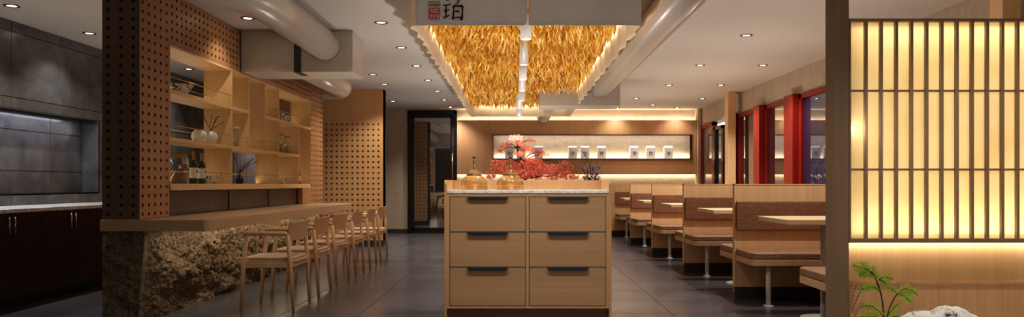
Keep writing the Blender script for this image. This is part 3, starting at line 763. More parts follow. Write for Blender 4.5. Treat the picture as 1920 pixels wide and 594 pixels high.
# ------------------------------------------------------------------ DOWNLIGHTS
dl_pos = [(-1.27,6.62,'first in the left aisle row'),(-1.28,7.84,'second in the left aisle row'),(-1.28,9.04,'third in the left aisle row'),(-1.29,10.3,'fourth in the left aisle row'),
 (-1.29,11.5,'fifth in the left aisle row'),(-1.3,12.7,'sixth in the left aisle row'),(-1.3,13.9,'last in the left aisle row, above the black door'),
 (-1.99,9.77,'left of the aisle row, before the perforated pier'),(-2.0,10.7,'closest to the perforated pier'),(-2.46,6.45,'over the bar, beside the duct box'),
 (-2.26,12.9,'behind the perforated pier near the plaster wall'),
 (2.35,7.19,'nearest over the booths'),(2.35,9.0,'second in the row over the booth fronts'),(3.15,9.0,'nearest of the row beside the red windows'),(2.34,10.8,'third in the row over the booth fronts'),
 (3.14,10.8,'second beside the red windows'),(2.13,12.5,'over the last booths, beside the duct'),(3.3,12.5,'by the wooden column near the small red door'),(2.62,13.5,'before the back wall over the niche'),
 (3.2,14.0,'in the far right corner'),(2.0,14.0,'near the back wall right of the canopy'),
 (-4.3,7.09,'over the kitchen worktop beside the dark end panel'),(-4.3,6.0,'nearest over the kitchen worktop at the picture edge'),(-4.33,9.3,'seen through the top shelf opening'),
 (-1.27,5.3,'added out of view left of the canopy front'),(2.35,5.4,'added out of view above the nearest booth'),(-4.3,5.0,'added out of view over the near end of the kitchen'),(1.6,3.0,'added out of view above the shoji garden'),(-1.2,3.2,'added out of view near the camera on the left'),(-.35,3.9,'added out of view, left of the two in front of the lettered banner'),(.55,3.9,'added out of view, right of the two in front of the lettered banner'),(2.7,3.05,'added out of view above the white rock'),(-4.0,12.1,'added to light the pale curtain behind the bar')]  # unseen downlights on this line are added to brighten what lies below
PW = {21:18, 22:18, 23:12, 26:12}
spd = {}
def spotdata(e):
    if e not in spd:
        l = bpy.data.lights.new('downlight_spot', 'SPOT'); l.energy = e; l.spot_size = math.radians(118); l.spot_blend = .8; l.color = (1,.945,.865) if e != 34 else (1,.97,.93); l.shadow_soft_size = .035; l.shadow_soft_size = .016; spd[e] = l
    return spd[e]
dproto = thing('recessed_downlight', 'x', 'ceiling light', (0,0,0), 'recessed ceiling downlights')
obj('trim_ring', MB().lathe([(.062, .0), (.062, -.006), (.05, -.008), (.038, -.001)], (0,0,0), 28), M['trimring'], dproto)
obj('lamp_lens', MB().lathe([(.038, -.001), (0, -.001)], (0,0,0), 24), M['lens'], dproto, fixn=False)
lo = bpy.data.objects.new('lamp', spotdata(50)); C.objects.link(lo); lo.parent = dproto; lo.location = (0,0,-.02)
for i, (x, y, w) in enumerate(dl_pos):
    lb = 'round recessed ceiling downlight ' + w
    if i == 0: dproto.location = (x, y, ZC); dproto['label'] = lb; o = dproto
    else: o = dup(dproto, (x, y, ZC), None, lb)
    e = 50
    if i in (0,1,2): e = 24
    if i in (9,24): e = 15
    if i in (7,8): e = 40
    if i in (21,22,23,26,32): e = 34
    if i == 27: e = 9
    if i == 31: e = 60
    if i in (28,): e = 14
    if i in (29,30): e = 60
    if i in (18,19,20): e = 16
    if i in (7,8): e = 60
    if i in (11,12,13,14,15,25): e = 95
    for c in o.children:
        if c.type == 'LIGHT': c.data = spotdata(e)

# ------------------------------------------------------------------ BACK WALL
wp = thing('niche_panel', 'long horizontal oak wall panel with a lit display niche', 'wall panel', (.9, 14.3, 1.2))
YP = 14.22
def X14(px, Y=YP): return (px-VX)*Y/F
def Z14(py, Y=YP): return 1+(VY-py)*Y/F
px0, px1, pz0, pz1 = X14(857), X14(1306), Z14(326.5), Z14(225)
nx0, nx1, nz0, nz1 = X14(925), X14(1297), Z14(297), Z14(253)
obj('panel_boards', MB().box(px0, nx0, YP, YB-.05, pz0, pz1).box(nx1, px1, YP, YB-.05, pz0, pz1).box(nx0, nx1, YP, YB-.05, nz1, pz1).box(nx0, nx1, YP, YB-.05, pz0, nz0-.02), M['backwood'], wp)
obj('niche_frame', MB().box(nx0-.012, nx0, YP-.012, YP+.17, nz0-.02, nz1+.012).box(nx1, nx1+.012, YP-.012, YP+.17, nz0-.02, nz1+.012).box(nx0-.012, nx1+.012, YP-.012, YP+.17, nz1, nz1+.014).box(nx0-.012, nx1+.012, YP-.02, YP+.17, nz0-.03, nz0-.004), wood('niche_frame_wood', (104,68,46), (124,84,58), 'x'), wp)
obj('niche_back', MB().box(nx0, nx1, YB-.03, YB-.01, nz0-.03, nz1), M['plaster'], wp)
obj('niche_shelf', MB().box(nx0, nx1, YP-.005, YB-.03, nz0-.004, nz0), M['white'], wp)
area('niche_light', ((nx0+nx1)/2, YB-.055, nz0+.01), nx1-nx0-.05, .02, 19, (1,.87,.66), UP, wp)
area('bag_fill', ((nx0+nx1)/2, YP+.006, nz1-.008), nx1-nx0-.05, .012, 5, (1,.93,.84), (.5,0,0), wp)  # added fill lamp, brightens the bag fronts
area('cove_light', ((px0+px1)/2, YB-.035, pz1-.012), px1-px0, .025, 16, (1,.84,.6), UP, wp)
area('wall_wash_light', ((px0+px1)/2, YB-.035, pz0+.012), px1-px0, .025, 13, (1,.86,.6), DOWN, wp)
struct('trim_1', MB().box(px1+.005, px1+.07, 14.1, YB, 0, ZC), M['plaster'], 'narrow plaster return at the right end of the back wall', cat='trim')
# paper bags
bag = thing('coffee_bag', 'x', 'bag', (0,0,0), 'white paper bags in the wall niche')
w, d, h = .088, .05, .26
vs = [(-w,-d,0),(w,-d,0),(w,d,0),(-w,d,0),(-w,-d,h*.86),(w,-d,h*.86),(w,d,h*.86),(-w,d,h*.86),(-w*.95,-.006,h),(w*.95,-.006,h),(w*.95,.006,h),(-w*.95,.006,h)]
fs = [(0,3,2,1),(0,1,5,4),(1,2,6,5),(2,3,7,6),(3,0,4,7),(4,5,9,8),(5,6,10,9),(6,7,11,10),(7,4,8,11),(8,9,10,11)]
obj('paper_body', MB().add(vs, fs), M['paperbag'], bag, bevel=.003)
def bagtext(s, x0, x1, z0, z1):
    me = text_mesh(s, 1, 'printed_mark', .02); xs = [v.co.x for v in me.vertices]; ys = [v.co.y for v in me.vertices]
    for v in me.vertices:
        x, y_, z = v.co; v.co = (x0+(x-min(xs))*(x1-x0)/(max(xs)-min(xs)), -d-.001-z*.5, z0+(y_-min(ys))*(z1-z0)/(max(ys)-min(ys)))
    me.materials.append(M['ink']); o = bpy.data.objects.new('printed_mark', me); C.objects.link(o); o.parent = bag
bagtext('琥珀', -.035, .035, .105, .14); bagtext('天丼', -.035, .035, .065, .10)
mk = MB()
for (a, b) in ((-.035,.19), (-.045,.03), (.05,.1)): mk.box(a-.006, a+.006, -d-.0015, -d-.0005, b-.006, b+.006)
obj('printed_dots', mk, flat('pale_print', (206,180,176), .8), bag)
bpos = [955, 976.5, 1010, 1073.5, 1096.5, 1127.5, 1188.5, 1219.5, 1252.5]
bl = ['first from the left, behind the maple top', 'second from the left behind the maple', 'third from the left, just right of the maple crown', 'left of the middle three', 'centre of the middle three, behind the blossom tip',
      'right of the middle three', 'left of the right-hand three', 'centre of the right-hand three', 'rightmost in the niche']
for i, px in enumerate(bpos):
    loc = (X14(px, 14.30), 14.30, nz0+.001)
    o = bag if i == 0 else dup(bag, loc, (0,.03,-.03,0,.04,-.02,.1,-.05,.12)[i])
    o.location = loc; o['label'] = 'white printed paper bag ' + bl[i]

# glass door in the back wall
dX0, dX1, dZ = X14(765, YB), X14(857, YB), Z14(208, YB)
dd = thing('door_1', 'tall black-framed dark glass door in the back wall', 'door', ((dX0+dX1)/2, YB, 0)); dd['kind'] = 'structure'
fw = .075
obj('door_frame', MB().box(dX0, dX0+fw, YB-.05, YB, 0, dZ).box(dX1-fw, dX1, YB-.05, YB, 0, dZ).box(dX0, dX1, YB-.05, YB, dZ-fw, dZ).box(dX0, dX1, YB-.05, YB, 0, .03), M['black'], dd, bevel=.003)
a, b = dX0+fw+.01, dX1-fw-.01
lf = obj('door_leaf', MB().box(a, a+.05, YB-.035, YB-.005, .03, dZ-fw-.01).box(b-.05, b, YB-.035, YB-.005, .03, dZ-fw-.01).box(a, b, YB-.035, YB-.005, dZ-fw-.07, dZ-fw-.01).box(a, b, YB-.035, YB-.005, .03, .11), M['black'], dd, bevel=.002)
obj('glass_pane', MB().box(a+.05, b-.05, YB-.025, YB-.015, .11, dZ-fw-.07), M['doorpane'], lf)
hx = X14(849, YB)
obj('pull_handle', MB().tube([(hx, YB-.09, .78), (hx, YB-.09, 1.62)], .013, 12).tube([(hx, YB-.09, .85), (hx, YB-.04, .85)], .008).tube([(hx, YB-.09, 1.55), (hx, YB-.04, 1.55)], .008), M['brass'], dd)

# ------------------------------------------------------------------ RIGHT WALL WINDOWS
def YR(px, X=XR): return X*F/(px-VX)
def win(idx, ya, yb, mat, label):   # ya near, yb far
    t = thing('window_%d' % idx, label, 'window', (XR, (ya+yb)/2, .62)); t['kind'] = 'structure'
    f = MB().box(XR-.03, XR+.06, ya, ya+.07, .62, wz1).box(XR-.03, XR+.06, yb-.07, yb, .62, wz1).box(XR-.03, XR+.06, ya, yb, wz1-.06, wz1).box(XR-.03, XR+.06, ya, yb, .62, .68)
    obj('red_frame', f, M['red'], t, bevel=.003)
    obj('glass_pane', MB().box(XR+.01, XR+.02, ya+.06, yb-.06, .66, wz1-.05), mat, t)
def mullion(idx, ya, yb, label, X0=XR-.13):
    struct('trim_%d' % idx, MB().box(X0, XR+.1, ya, yb, .62, wz1+.01), M['red'], label, .003, 'trim')
win(1, 10.72, 11.75, M['nightpane'], 'narrow red-framed window nearest the wooden column')
win(2, 9.50, 10.47, M['nightpane'], 'middle red-framed window reflecting the lit niche')
win(3, 7.2, 9.20, M['bluepane'], 'dark blue red-framed window beside the wooden post')
win(4, 5.3, 6.9, M['bluepane'], 'red-framed window hidden behind the shoji screen')
win(5, 3.3, 5.0, M['bluepane'], 'nearest red-framed window at the right edge')
mullion(2, 11.75, 11.95, 'dark red post beside the wooden column', XR-.06); mullion(3, 10.47, 10.72, 'wide red post between the first two windows', XR-.11)
mullion(4, 9.20, 9.50, 'wide red post left of the blue window', XR-.11)
mullion(5, 6.9, 7.2, 'red post hidden by the screen post', XR-.12); mullion(6, 5.0, 5.3, 'red post at the right edge of the picture', XR-.03)
def column(ya, yb, lab, X0=3.495):
    tag(obj('wooden_column', MB().box(X0, X0+.13, ya, yb, .601, ZC-.001), M['oak'], bevel=.004), lab, 'column')
column(11.62, 11.80, 'slim oak column beside the red windows'); column(5.06, 5.2, 'slim oak column seen over the screen at the right edge')
struct('trim_7', MB().box(3.495, XR-.001, 1.0, 12.5, 0, .6), M['oak'], 'low oak window ledge behind the booths', cat='ledge')
# small red door + black frame
rd = thing('door_2', 'narrow red-framed door at the far right corner', 'door', (XR, 13.6, 0)); rd['kind'] = 'structure'
obj('red_frame', MB().box(XR-.03, XR+.05, 13.20, 13.30, 0, 2.17).box(XR-.03, XR+.05, 14.05, 14.15, 0, 2.17).box(XR-.03, XR+.05, 13.2, 14.15, 2.10, 2.17), M['red'], rd)
obj('glass_pane', MB().box(XR+.0, XR+.02, 13.3, 14.05, 0, 2.10), M['nightpane'], rd)
bd = thing('door_3', 'black-framed opening between the red door and the oak column', 'door', (XR, 12.8, 0)); bd['kind'] = 'structure'
obj('black_frame', MB().box(XR-.04, XR+.05, 12.56, 12.66, 0, 2.06).box(XR-.04, XR+.05, 13.06, 13.16, 0, 2.06).box(XR-.04, XR+.05, 12.56, 13.16, 2.0, 2.06), M['black'], bd)
obj('dark_pane', MB().box(XR+.0, XR+.02, 12.66, 13.06, 0, 2.0), M['doorpane'], bd)

# ------------------------------------------------------------------ BOOTHS
YPT = [4.30, 6.16, 8.02, 9.88, 11.74, 13.60]
XBo = 1.90; XBe = 3.49
def partition(y, label, x0=XBo):
    t = thing('booth_partition', label, 'partition', (2.8, y, 0), 'oak booth partitions')
    obj('panel', MB().box(x0+.004, XBe, y-.022, y+.022, .105, .992), M['oak'], t)
    obj('edge_trim', MB().box(x0, x0+.012, y-.026, y+.026, .105, 1.0).box(x0, XBe, y-.026, y+.026, .992, 1.0), M['oakedge'], t, bevel=.001)
    obj('dark_plinth', MB().box(x0+.01, XBe, y-.02, y+.02, 0, .105), M['skirt'], t)
pl = ['hidden behind the wooden screen post', 'nearest fully visible, right foreground', 'second visible from the front', 'third visible from the front', 'fourth visible from the front', 'last, beside the back wall']
for i, y in enumerate(YPT): partition(y, 'oak booth partition with dark base, ' + pl[i], XBo if i < 5 else 1.80)
def bench(y, s, label):
    """s=-1: sits on the camera side of its partition"""
    t = thing('booth_bench', label, 'bench', (2.8, y, 0), 'brown cushioned booth benches')
    a, b = y+s*.026, y+s*(.45 if s < 0 else .50); c = .05
    x0 = XBo+.012
    poly = [(x0, a), (XBe, a), (XBe, b), (x0+c, b), (x0+c*.35, b-s*c*.3), (x0, b-s*c)]
    if s < 0: poly = poly[::-1]
    obj('seat_base', MB().prism(poly, .335, .386), M['oak'], t, bevel=.003)
    obj('seat_cushion', MB().prism([(px_, py_) for px_, py_ in poly], .387, .44), M['cushion'], t, bevel=.01)
    obj('backrest_cushion', MB().box(XBo+.012, XBe, y+s*.023, y+s*.06, .60, .85), M['leather'], t, bevel=.008)
    for xl in (2.07, 3.3):
        lp = y+s*(.45 if s < 0 else .50)-s*.07
        l = obj('leg', MB().tube([(xl, lp, .0), (xl, lp, .336)], .021, 16).lathe([(0,.0),(.042,0),(.042,.007),(0,.008)], (xl, lp, 0), 20), M['steel'], t)
nl = {1: 'nearest booth', 2: 'second booth', 3: 'third booth', 4: 'fourth booth', 5: 'last booth'}
for i in range(6):
    if i > 0: bench(YPT[i], -1, 'brown cushioned oak bench facing the camera in the %s' % nl[i])
    if i < 5: bench(YPT[i], 1, 'brown cushioned bench facing away, its end showing at the near side of the %s' % nl[i+1])
def table(y, label):
    t = thing('booth_table', label, 'table', (2.8, y, 0), 'pale booth tables')
    obj('tabletop', MB().box(XBo, XBe, y-.31, y+.31, .715, .75), M['tabletop'], t, bevel=.003)
    obj('pedestal', MB().tube([(2.285, y, .01), (2.285, y, .715)], .024, 16), M['steel'], t)
    obj('pedestal', MB().tube([(3.3, y, .01), (3.3, y, .715)], .024, 16), M['steel'], t)
    for x in (2.285, 3.3): obj('base_disc', MB().lathe([(0,0),(.165,0),(.165,.008),(.03,.02),(0,.02)], (x, y, 0), 36), M['steel'], t)
for i in range(5): table((YPT[i]+YPT[i+1])/2, 'pale wooden table on a steel pedestal in the %s' % nl[i+1])

# ------------------------------------------------------------------ CENTRAL DRAWER CABINET
cf = 5.0; k = cf/F
cx0, cx1 = (833-VX)*k, (1146.5-VX)*k
cb = cf+.5; ct = 1.030
dc = thing('drawer_cabinet', 'oak cabinet with six drawers and a white marble top in the middle', 'cabinet', ((cx0+cx1)/2, cf+.25, 0))
M['oakc'] = wood('cabinet_oak', (176,136,98), (196,156,114), 'x', fine=55)
M['oakv'] = wood('cabinet_oak_upright', (190,144,98), (212,168,120), 'z')
sw = .018
def sidepoly(x): 
    pts = [(cf-.004, 0), (cb, 0), (cb, ct), (cf+.03, ct), (cf+.012, ct-.004), (cf+.002, ct-.014), (cf-.004, ct-.03)]
    return pts
for x in (cx0, cx1-sw):
    obj('side_panel', MB().prism(sidepoly(x), x, x+sw, lambda a, b, c: (c, a, b)), M['oakv'], dc, bevel=.002)
obj('back_board', MB().box(cx0+sw, cx1-sw, cb-.02, cb, .1, ct), M['oakv'], dc, bevel=.002)
obj('marble_top', MB().box(cx0+sw, cx1-sw, cf-.006, cb-.02, .935, .957), M['marble'], dc, bevel=.002)
def zf(py): return 1+(VY-py)*k
def xf(px): return (px-VX)*k
obj('carcass', MB().box(cx0+sw, cx1-sw, cf+.022, cb-.02, zf(578), .935), M['oakv'], dc)
ff = MB().box(cx0+sw, cx1-sw, cf, cf+.022, zf(368), .935).box(cx0+sw, cx1-sw, cf, cf+.022, zf(578), zf(573.5))
ff.box(cx0+sw, xf(842.5), cf, cf+.022, zf(573.5), zf(368)).box(xf(986.5), xf(991.5), cf, cf+.022, zf(573.5), zf(368)).box(xf(1136.5), cx1-sw, cf, cf+.022, zf(573.5), zf(368))
obj('face_frame', ff, M['oakv'], dc)
obj('plinth', MB().box(cx0+sw, cx1-sw, cf+.05, cf+.07, 0, zf(578)), wood('plinth_wood', (110,72,48), (130,88,60), 'x'), dc)
rows = [(368.5, 434), (434.8, 500), (500.8, 573)]
for (a, b, ha, hb_) in ((843, 986, 876, 953), (992, 1136, 1026, 1103.5)):
    for (t0, t1) in rows:
        d_ = obj('drawer', MB().box(xf(a+1.3), xf(b-1.3), cf-.001, cf+.018, zf(t1-.8), zf(t0+.8)), M['oakc'], dc)
        x0_, x1_, z0_, z1_ = xf(a+.2), xf(b-.2), zf(t1), zf(t0)
        q = .004
        obj('metal_edge', MB().box(x0_, x0_+q, cf-.002, cf+.005, z0_, z1_).box(x1_-q, x1_, cf-.002, cf+.005, z0_, z1_).box(x0_, x1_, cf-.002, cf+.005, z0_, z0_+q).box(x0_, x1_, cf-.002, cf+.005, z1_-q, z1_), M['alu'], d_)
        hz1 = zf(t0-.2); hz0 = zf(t0+6)
        hx0, hx1 = xf(ha), xf(hb_)
        hv = [(hx0, cf-.002, hz1+.001), (hx1, cf-.002, hz1+.001), (hx1, cf-.026, hz1-.002), (hx0, cf-.026, hz1-.002), (hx0+.018, cf-.022, hz0), (hx1-.018, cf-.022, hz0), (hx1-.018, cf-.018, hz0), (hx0+.018, cf-.018, hz0), (hx1, cf-.002, hz1-.005), (hx0, cf-.002, hz1-.005)]
        hf_ = [(0,3,2,1), (3,4,5,2), (4,7,6,5), (7,9,8,6), (0,9,7,4,3), (1,2,5,6,8), (0,1,8,9)]
        obj('handle', MB().add(hv, hf_), M['gun'], d_)
# cloches
def cloche(px, lab):
    c = P(px, 355, cf+.17); x, y = c.x, c.y; z = .9575
    t = thing('glass_cloche', lab, 'cloche', (x, y, z), 'amber glass cloches')
    s = cf+.17; u = s/F
    r = 25.5*u
    prof = [(r, 0), (r, .035), (r*.97, .055), (r*.86, .080), (r*.70, .097), (r*.55, .105)]
    obj('glass_dome', MB().lathe(prof + [(q[0]-.003, q[1]-.002) for q in prof[::-1]], (x, y, z), 40), M['amber'], t)
    m = MB().lathe([(r+.001, .033), (r+.003, .036), (r+.001, .039)], (x, y, z), 40); obj('gold_line', m, M['brass'], t)
    obj('rim_band', MB().lathe([(r*.53, .103), (r*.58, .104), (r*.58, .109), (r*.50, .118), (r*.56, .119), (r*.56, .123), (r*.48, .123)], (x, y, z), 32), M['brass'], t)
    obj('upper_dome', MB().lathe([(r*.5, .122), (r*.47, .134), (r*.34, .144), (r*.15, .150), (0, .151)], (x, y, z), 32), M['amber'], t)
    obj('handle', MB().lathe([(0, .150), (.012, .15), (.006, .158), (.010, .166), (.012, .172), (.006, .178), (.0065, .19), (.010, .205), (.0115, .218), (.007, .226), (.004, .229)], (x, y, z), 16), M['brass'], t)
    obj('knob', MB().ell((x, y, z+.238), .0115, 14, 10), flat('knob_brown', (96,66,40), .25, .5), t)
    # tray and small brown delicacies under the glass
    obj('base_plate', MB().lathe([(0,0),(r*.9,0),(r*.92,.006),(0,.006)], (x, y, z), 32), M['tabletop'], t)
    return t
cloche(889, 'amber glass cloche on the marble top, left one'); cloche(957, 'amber glass cloche on the marble top, in front of the maple')

# ------------------------------------------------------------------ MAPLE
random.seed(21)
YM = 6.0
def mp_(a, b, dy=0): return P(860+a*.2105, 240+b*.2105, YM+dy)
mt = thing('maple_tree', 'small red-leaved maple tree growing behind the drawer cabinet', 'tree', (mp_(600, 470).x, YM, 0))
cl = [(510,85,55,22),(640,108,45,10),(430,150,45,28),(380,195,30,22),(550,135,40,22),(600,180,60,20),(540,225,45,18),(700,215,60,18),(765,240,35,14),(340,295,50,12),(430,300,80,18),(330,350,50,28),
      (285,420,40,30),(430,365,80,30),(560,335,90,30),(650,290,90,26),(700,335,90,32),(600,400,90,42),(760,380,80,45),(850,345,70,18),(940,308,40,14),(995,340,28,20),(880,400,75,34),(960,410,55,38),(1030,432,36,20),(840,440,60,18),(500,410,60,40),(680,430,60,22)]
lv, lp_ = MB(), MB()
def leaf(m, c, size):
    nrm = Vector((U(-.6,.6), U(-1,-.2), U(-.5,.9))).normalized(); a = nrm.orthogonal().normalized(); a.rotate(Matrix.Rotation(R()*6.28, 3, nrm)); b = nrm.cross(a)
    vs = [c]; fs = []
    lob = [(-1.9,.55),(-1.1,.8),(-.4,1.0),(.4,1.0),(1.1,.8),(1.9,.55)] if False else [(-1.6,.6),(-.8,.9),(0,1.1),(.8,.9),(1.6,.6)]
    for ang, l in lob:
        ang += U(-.1,.1); p = c + (a*math.cos(ang) + b*math.sin(ang))*size*l
        q = c + (a*math.cos(ang+.22) + b*math.sin(ang+.22))*size*l*.5; r_ = c + (a*math.cos(ang-.22) + b*math.sin(ang-.22))*size*l*.5
        i = len(vs); vs += [r_, p, q]; fs.append((0, i, i+1, i+2))
    m.add(vs, fs)
for (a, b, ra, rb) in cl:
    n = int(16 + ra*rb*.11); ra *= 1.12; rb *= 1.15
    dy0 = U(-.18, .18)
    for i in range(n):
        th = R()*6.28; rr_ = R()**.6
        x_, y_ = a+ra*rr_*math.cos(th)*1.05, b+rb*rr_*math.sin(th)+ .0011*(ra*math.cos(th))**2
        c = mp_(x_, y_, dy0+U(-.06,.06)); leaf(lp_ if (b < 120 and a < 560 and R() < .45) else lv, c, U(.009,.017))
obj('red_foliage', lv, M['maple'], mt, fixn=False); obj('pale_foliage', lp_, M['maplepale'], mt, fixn=False)
tk = MB(); base = mp_(600, 640); base = Vector((base.x, YM, .42))
j1 = mp_(590, 450); j2 = mp_(560, 300); j3 = mp_(520, 180)
tk.tube([base, mp_(610, 540), j1, j2, j3, mp_(510, 95)], [.022, .018, .013, .009, .006, .003], 10)
for (a, b, ra, rb) in cl:
    s = j1 if b > 330 else (j2 if b > 200 else j3); e = mp_(a, b); mid = (s+e)/2 + Vector((0, U(-.05,.05), .02))
    tk.tube([s, mid, e], [.006, .004, .0015], 6)
obj('trunk', tk, M['bark'], mt)
# pot
pc = Vector((base.x, YM, 0))
pot = tag(obj('plant_pot', MB().lathe([(0,0),(.14,0),(.17,.05),(.2,.4),(.21,.45),(.19,.45),(.18,.42),(0,.42)], pc, 32), M['skirt']), 'dark round pot holding the red maple behind the cabinet', 'pot')

# ------------------------------------------------------------------ BLOSSOMS IN TALL VASE
random.seed(4)
YV = 13.9
def bp(a, b, dy=0): return P(1050+a*.17675, 240+b*.17675, YV+dy)
bx = bp(330, 560).x
fv = thing('floor_vase', 'tall dark floor vase with purple-white blossom branches before the back wall', 'vase', (bx, YV, 0))
obj('body', MB().lathe([(0,0),(.10,0),(.15,.2),(.16,.5),(.10,.82),(.06,.92),(.075,.98),(.06,.975),(.05,.9)], (bx, YV, 0), 28), M['black'], fv)
tw, pe = MB(), MB()
mains = [[(330,640),(330,480),(310,390),(275,300),(225,235)], [(320,640),(300,530),(240,440),(210,400),(180,385)], [(335,640),(345,520),(350,430),(362,375)], [(340,640),(380,520),(400,450),(412,400)],
         [(330,640),(270,560),(240,510)], [(345,640),(400,560),(418,520)], [(330,640),(310,540),(290,470),(295,410)], [(340,640),(365,560),(385,490)]]
for mi, pth in enumerate(mains):
    pts = [bp(a, b, U(-.05,.05)) for a, b in pth]; tw.tube(pts, [.009]+[.0075-.0012*k_ for k_ in range(len(pts)-1)], 6)
    for k_ in range(len(pts)-1):
        n = 34 if mi > 1 else (4 if k_ > 1 else 14)
        for q in range(n):
            t_ = R(); p = pts[k_].lerp(pts[k_+1], t_); sp = .05 if p.z > 1.0 else .04
            if mi < 2 and k_ > 1: sp = .02
            c = p + Vector((U(-sp,sp), U(-sp,sp), U(-sp,sp)))
            if c.z < 1.0 or c.z > 1.75: continue
            if q % 7 == 0: tw.tube([p, c], .003, 5)
            a_ = Vector((U(-1,1), U(-1,1), U(-1,1))).normalized(); b_ = a_.orthogonal().normalized(); s_ = U(.010,.019)
            c2 = a_.cross(b_); vs = [c + (b_*math.cos(h_*1.2566)+c2*math.sin(h_*1.2566))*s_ for h_ in range(5)]
            pe.add(vs + [c + a_*s_*.3], [(h_, (h_+1)%5, 5) for h_ in range(5)])
obj('branches', tw, M['twig'], fv); obj('blossoms', pe, M['petal'], fv, fixn=False)

# ------------------------------------------------------------------ SHOJI SCREEN
YSc = 3.98; ks = YSc/F
def xs_(px): return (px-VX)*ks
def zs_(py): return 1+(VY-py)*ks
XE = 3.62
pst = tag(obj('wooden_post', MB().box(xs_(1565), xs_(1592), YSc, YSc+.12, 0, ZC-.001), M['postwood'], bevel=.002), 'square brown wooden post at the left end of the shoji screen', 'post')
# the part of the post that faces the aisle
sc = thing('shoji_screen', 'backlit paper shoji lattice screen in a brown wooden frame', 'screen', ((xs_(1592)+XE)/2, YSc+.06, .668))
zt, zb, zbb = zs_(36), zs_(447), zs_(455)
x0 = xs_(1592)
fr = MB().box(x0, XE, YSc-.005, YSc+.115, zs_(40), zs_(35)).box(x0, XE, YSc-.005, YSc+.06, zbb, zb).box(x0, xs_(1595.5), YSc-.003, YSc+.06, zbb, zt).box(XE-.03, XE, YSc-.005, YSc+.115, zbb, zt)
obj('frame', fr, M['postwood'], sc, bevel=.0015)
sl_ = 0
px = 1624.4
while xs_(px) < XE-.03:
    obj('slat', MB().box(xs_(px-2.5), xs_(px+2.5), YSc-.002, YSc+.018, zb, zs_(40)), M['postwood'], sc); px += 28.45
for py in (169.5, 317.5): obj('cross_rail', MB().box(x0, XE, YSc+.016, YSc+.026, zs_(py+2), zs_(py-2)), M['postwood'], sc)
zmid = zs_(241)
obj('paper_sheet', MB().box(x0+.004, XE-.03, YSc+.028, YSc+.0285, zmid, zs_(40)), M['paper'], sc)
obj('paper_sheet', MB().box(x0+.004, XE-.03, YSc+.0290, YSc+.0295, zb, zmid), M['paper'], sc)
obj('light_box', MB().box(x0, XE, YSc+.11, YSc+.118, zbb, zt).box(x0-.0, XE, YSc+.06, YSc+.118, zbb, zbb+.012), M['white'], sc)
wd = XE-x0-.05; xm = (x0+XE)/2
SW = (1,.95,.80)
area('screen_glow', (xm, YSc+.075, zb+.02), wd, .03, 3.4, SW, UP, sc)
area('screen_glow', (xm, YSc+.075, zt-.03), wd, .03, 2, SW, DOWN, sc)
area('screen_glow', (xm, YSc+.104, (zb+zt)/2), wd, zt-zb-.05, 6.2, SW, (PI/2, 0, 0), sc)
area('screen_glow', (x0+.012, YSc+.07, (zb+zt)/2), .03, zt-zb-.1, 1.8, SW, (0, -PI/2, 0), sc)
# lower wooden panel, haze painted into its colour, and its light
lpn = thing('hazed_panel', 'lower oak panel with faint haze painted into its colour behind the garden', 'wall panel', (xm, YSc+.16, 0))
obj('upper_board', MB().box(x0-.005, XE, YSc+.15, YSc+.17, .425, zbb+.02), wood('panel_oak', (202,162,120), (220,182,140), fine=60), lpn)
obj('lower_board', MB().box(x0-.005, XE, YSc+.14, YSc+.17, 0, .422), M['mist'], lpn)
area('panel_wash_light', (xm, YSc+.128, zbb+.004), wd, .025, 3.6, (1,.90,.68), DOWN, lpn)
# garden bed, rock, plants
tag(obj('gravel_bed', MB().box(x0+.0, XE, 3.0, YSc+.13, 0, .06), M['gravel'], bevel=.01), 'pale gravel bed at the foot of the shoji screen', 'gravel')
YG = 3.55; kg = YG/F
def gp(px, py, dy=0): return P(px, py, YG+dy)
rk = MB(); nU, nV = 90, 60; cxr = gp(1766, 600).x
prof = [(1660,640),(1690,600),(1703,590),(1716,583.5),(1730,581),(1742,583),(1752,584),(1762,580),(1770,574.5),(1780,573),(1790,575.5),(1797,574),(1804,577),(1811,585),(1822,588),(1834,594),(1850,612),(1870,650)]
def top(px):
    for i in range(len(prof)-1):
        if prof[i][0] <= px <= prof[i+1][0]:
            t_ = (px-prof[i][0])/(prof[i+1][0]-prof[i][0]); t_ = t_*t_*(3-2*t_); return prof[i][1]*(1-t_)+prof[i+1][1]*t_
    return 640
vs = []
for i in range(nU+1):
    u = i/nU; px = 1660+210*u; ht = 1+(VY-top(px))*kg - .061; ax = (px-VX)*kg
    dep = .16*math.sqrt(max(0, 1-(2*u-1)**2))+.005
    for j in range(nV+1):
        a = PI*j/nV; y_ = YG - dep*math.cos(a); z_ = .061+ht*(math.sin(a)**.55 if a > 0 and a < PI else 0)
        nz = .012*fb((ax, y_, z_), 14)*(0 if abs(j-nV/2) < 1 else 1)
        vs.append((ax+nz, y_+nz, max(.061, z_ - (0.004*abs(fb((ax*2, y_, z_), 20))))))
fs = [(i*(nV+1)+j, (i+1)*(nV+1)+j, (i+1)*(nV+1)+j+1, i*(nV+1)+j+1) for i in range(nU) for j in range(nV)]
tag(obj('garden_rock', MB().add(vs, fs, True), M['inkrock']), 'white rock with black ink-like markings in front of the wooden panel', 'rock')
random.seed(9)
def fpx(a, b): return (1580+a*.19187, 480+b*.19187)
pb = gp(1658, 600)
fp = thing('fern_plant', 'bright green feathery plant beside the white rock', 'plant', (pb.x, YG+.08, .06))
YF = YG+.1
def fpt(a, b, dy=0): x_, y_ = fpx(a, b); return P(x_, y_, YF+dy)
stm = MB(); lf_ = MB()
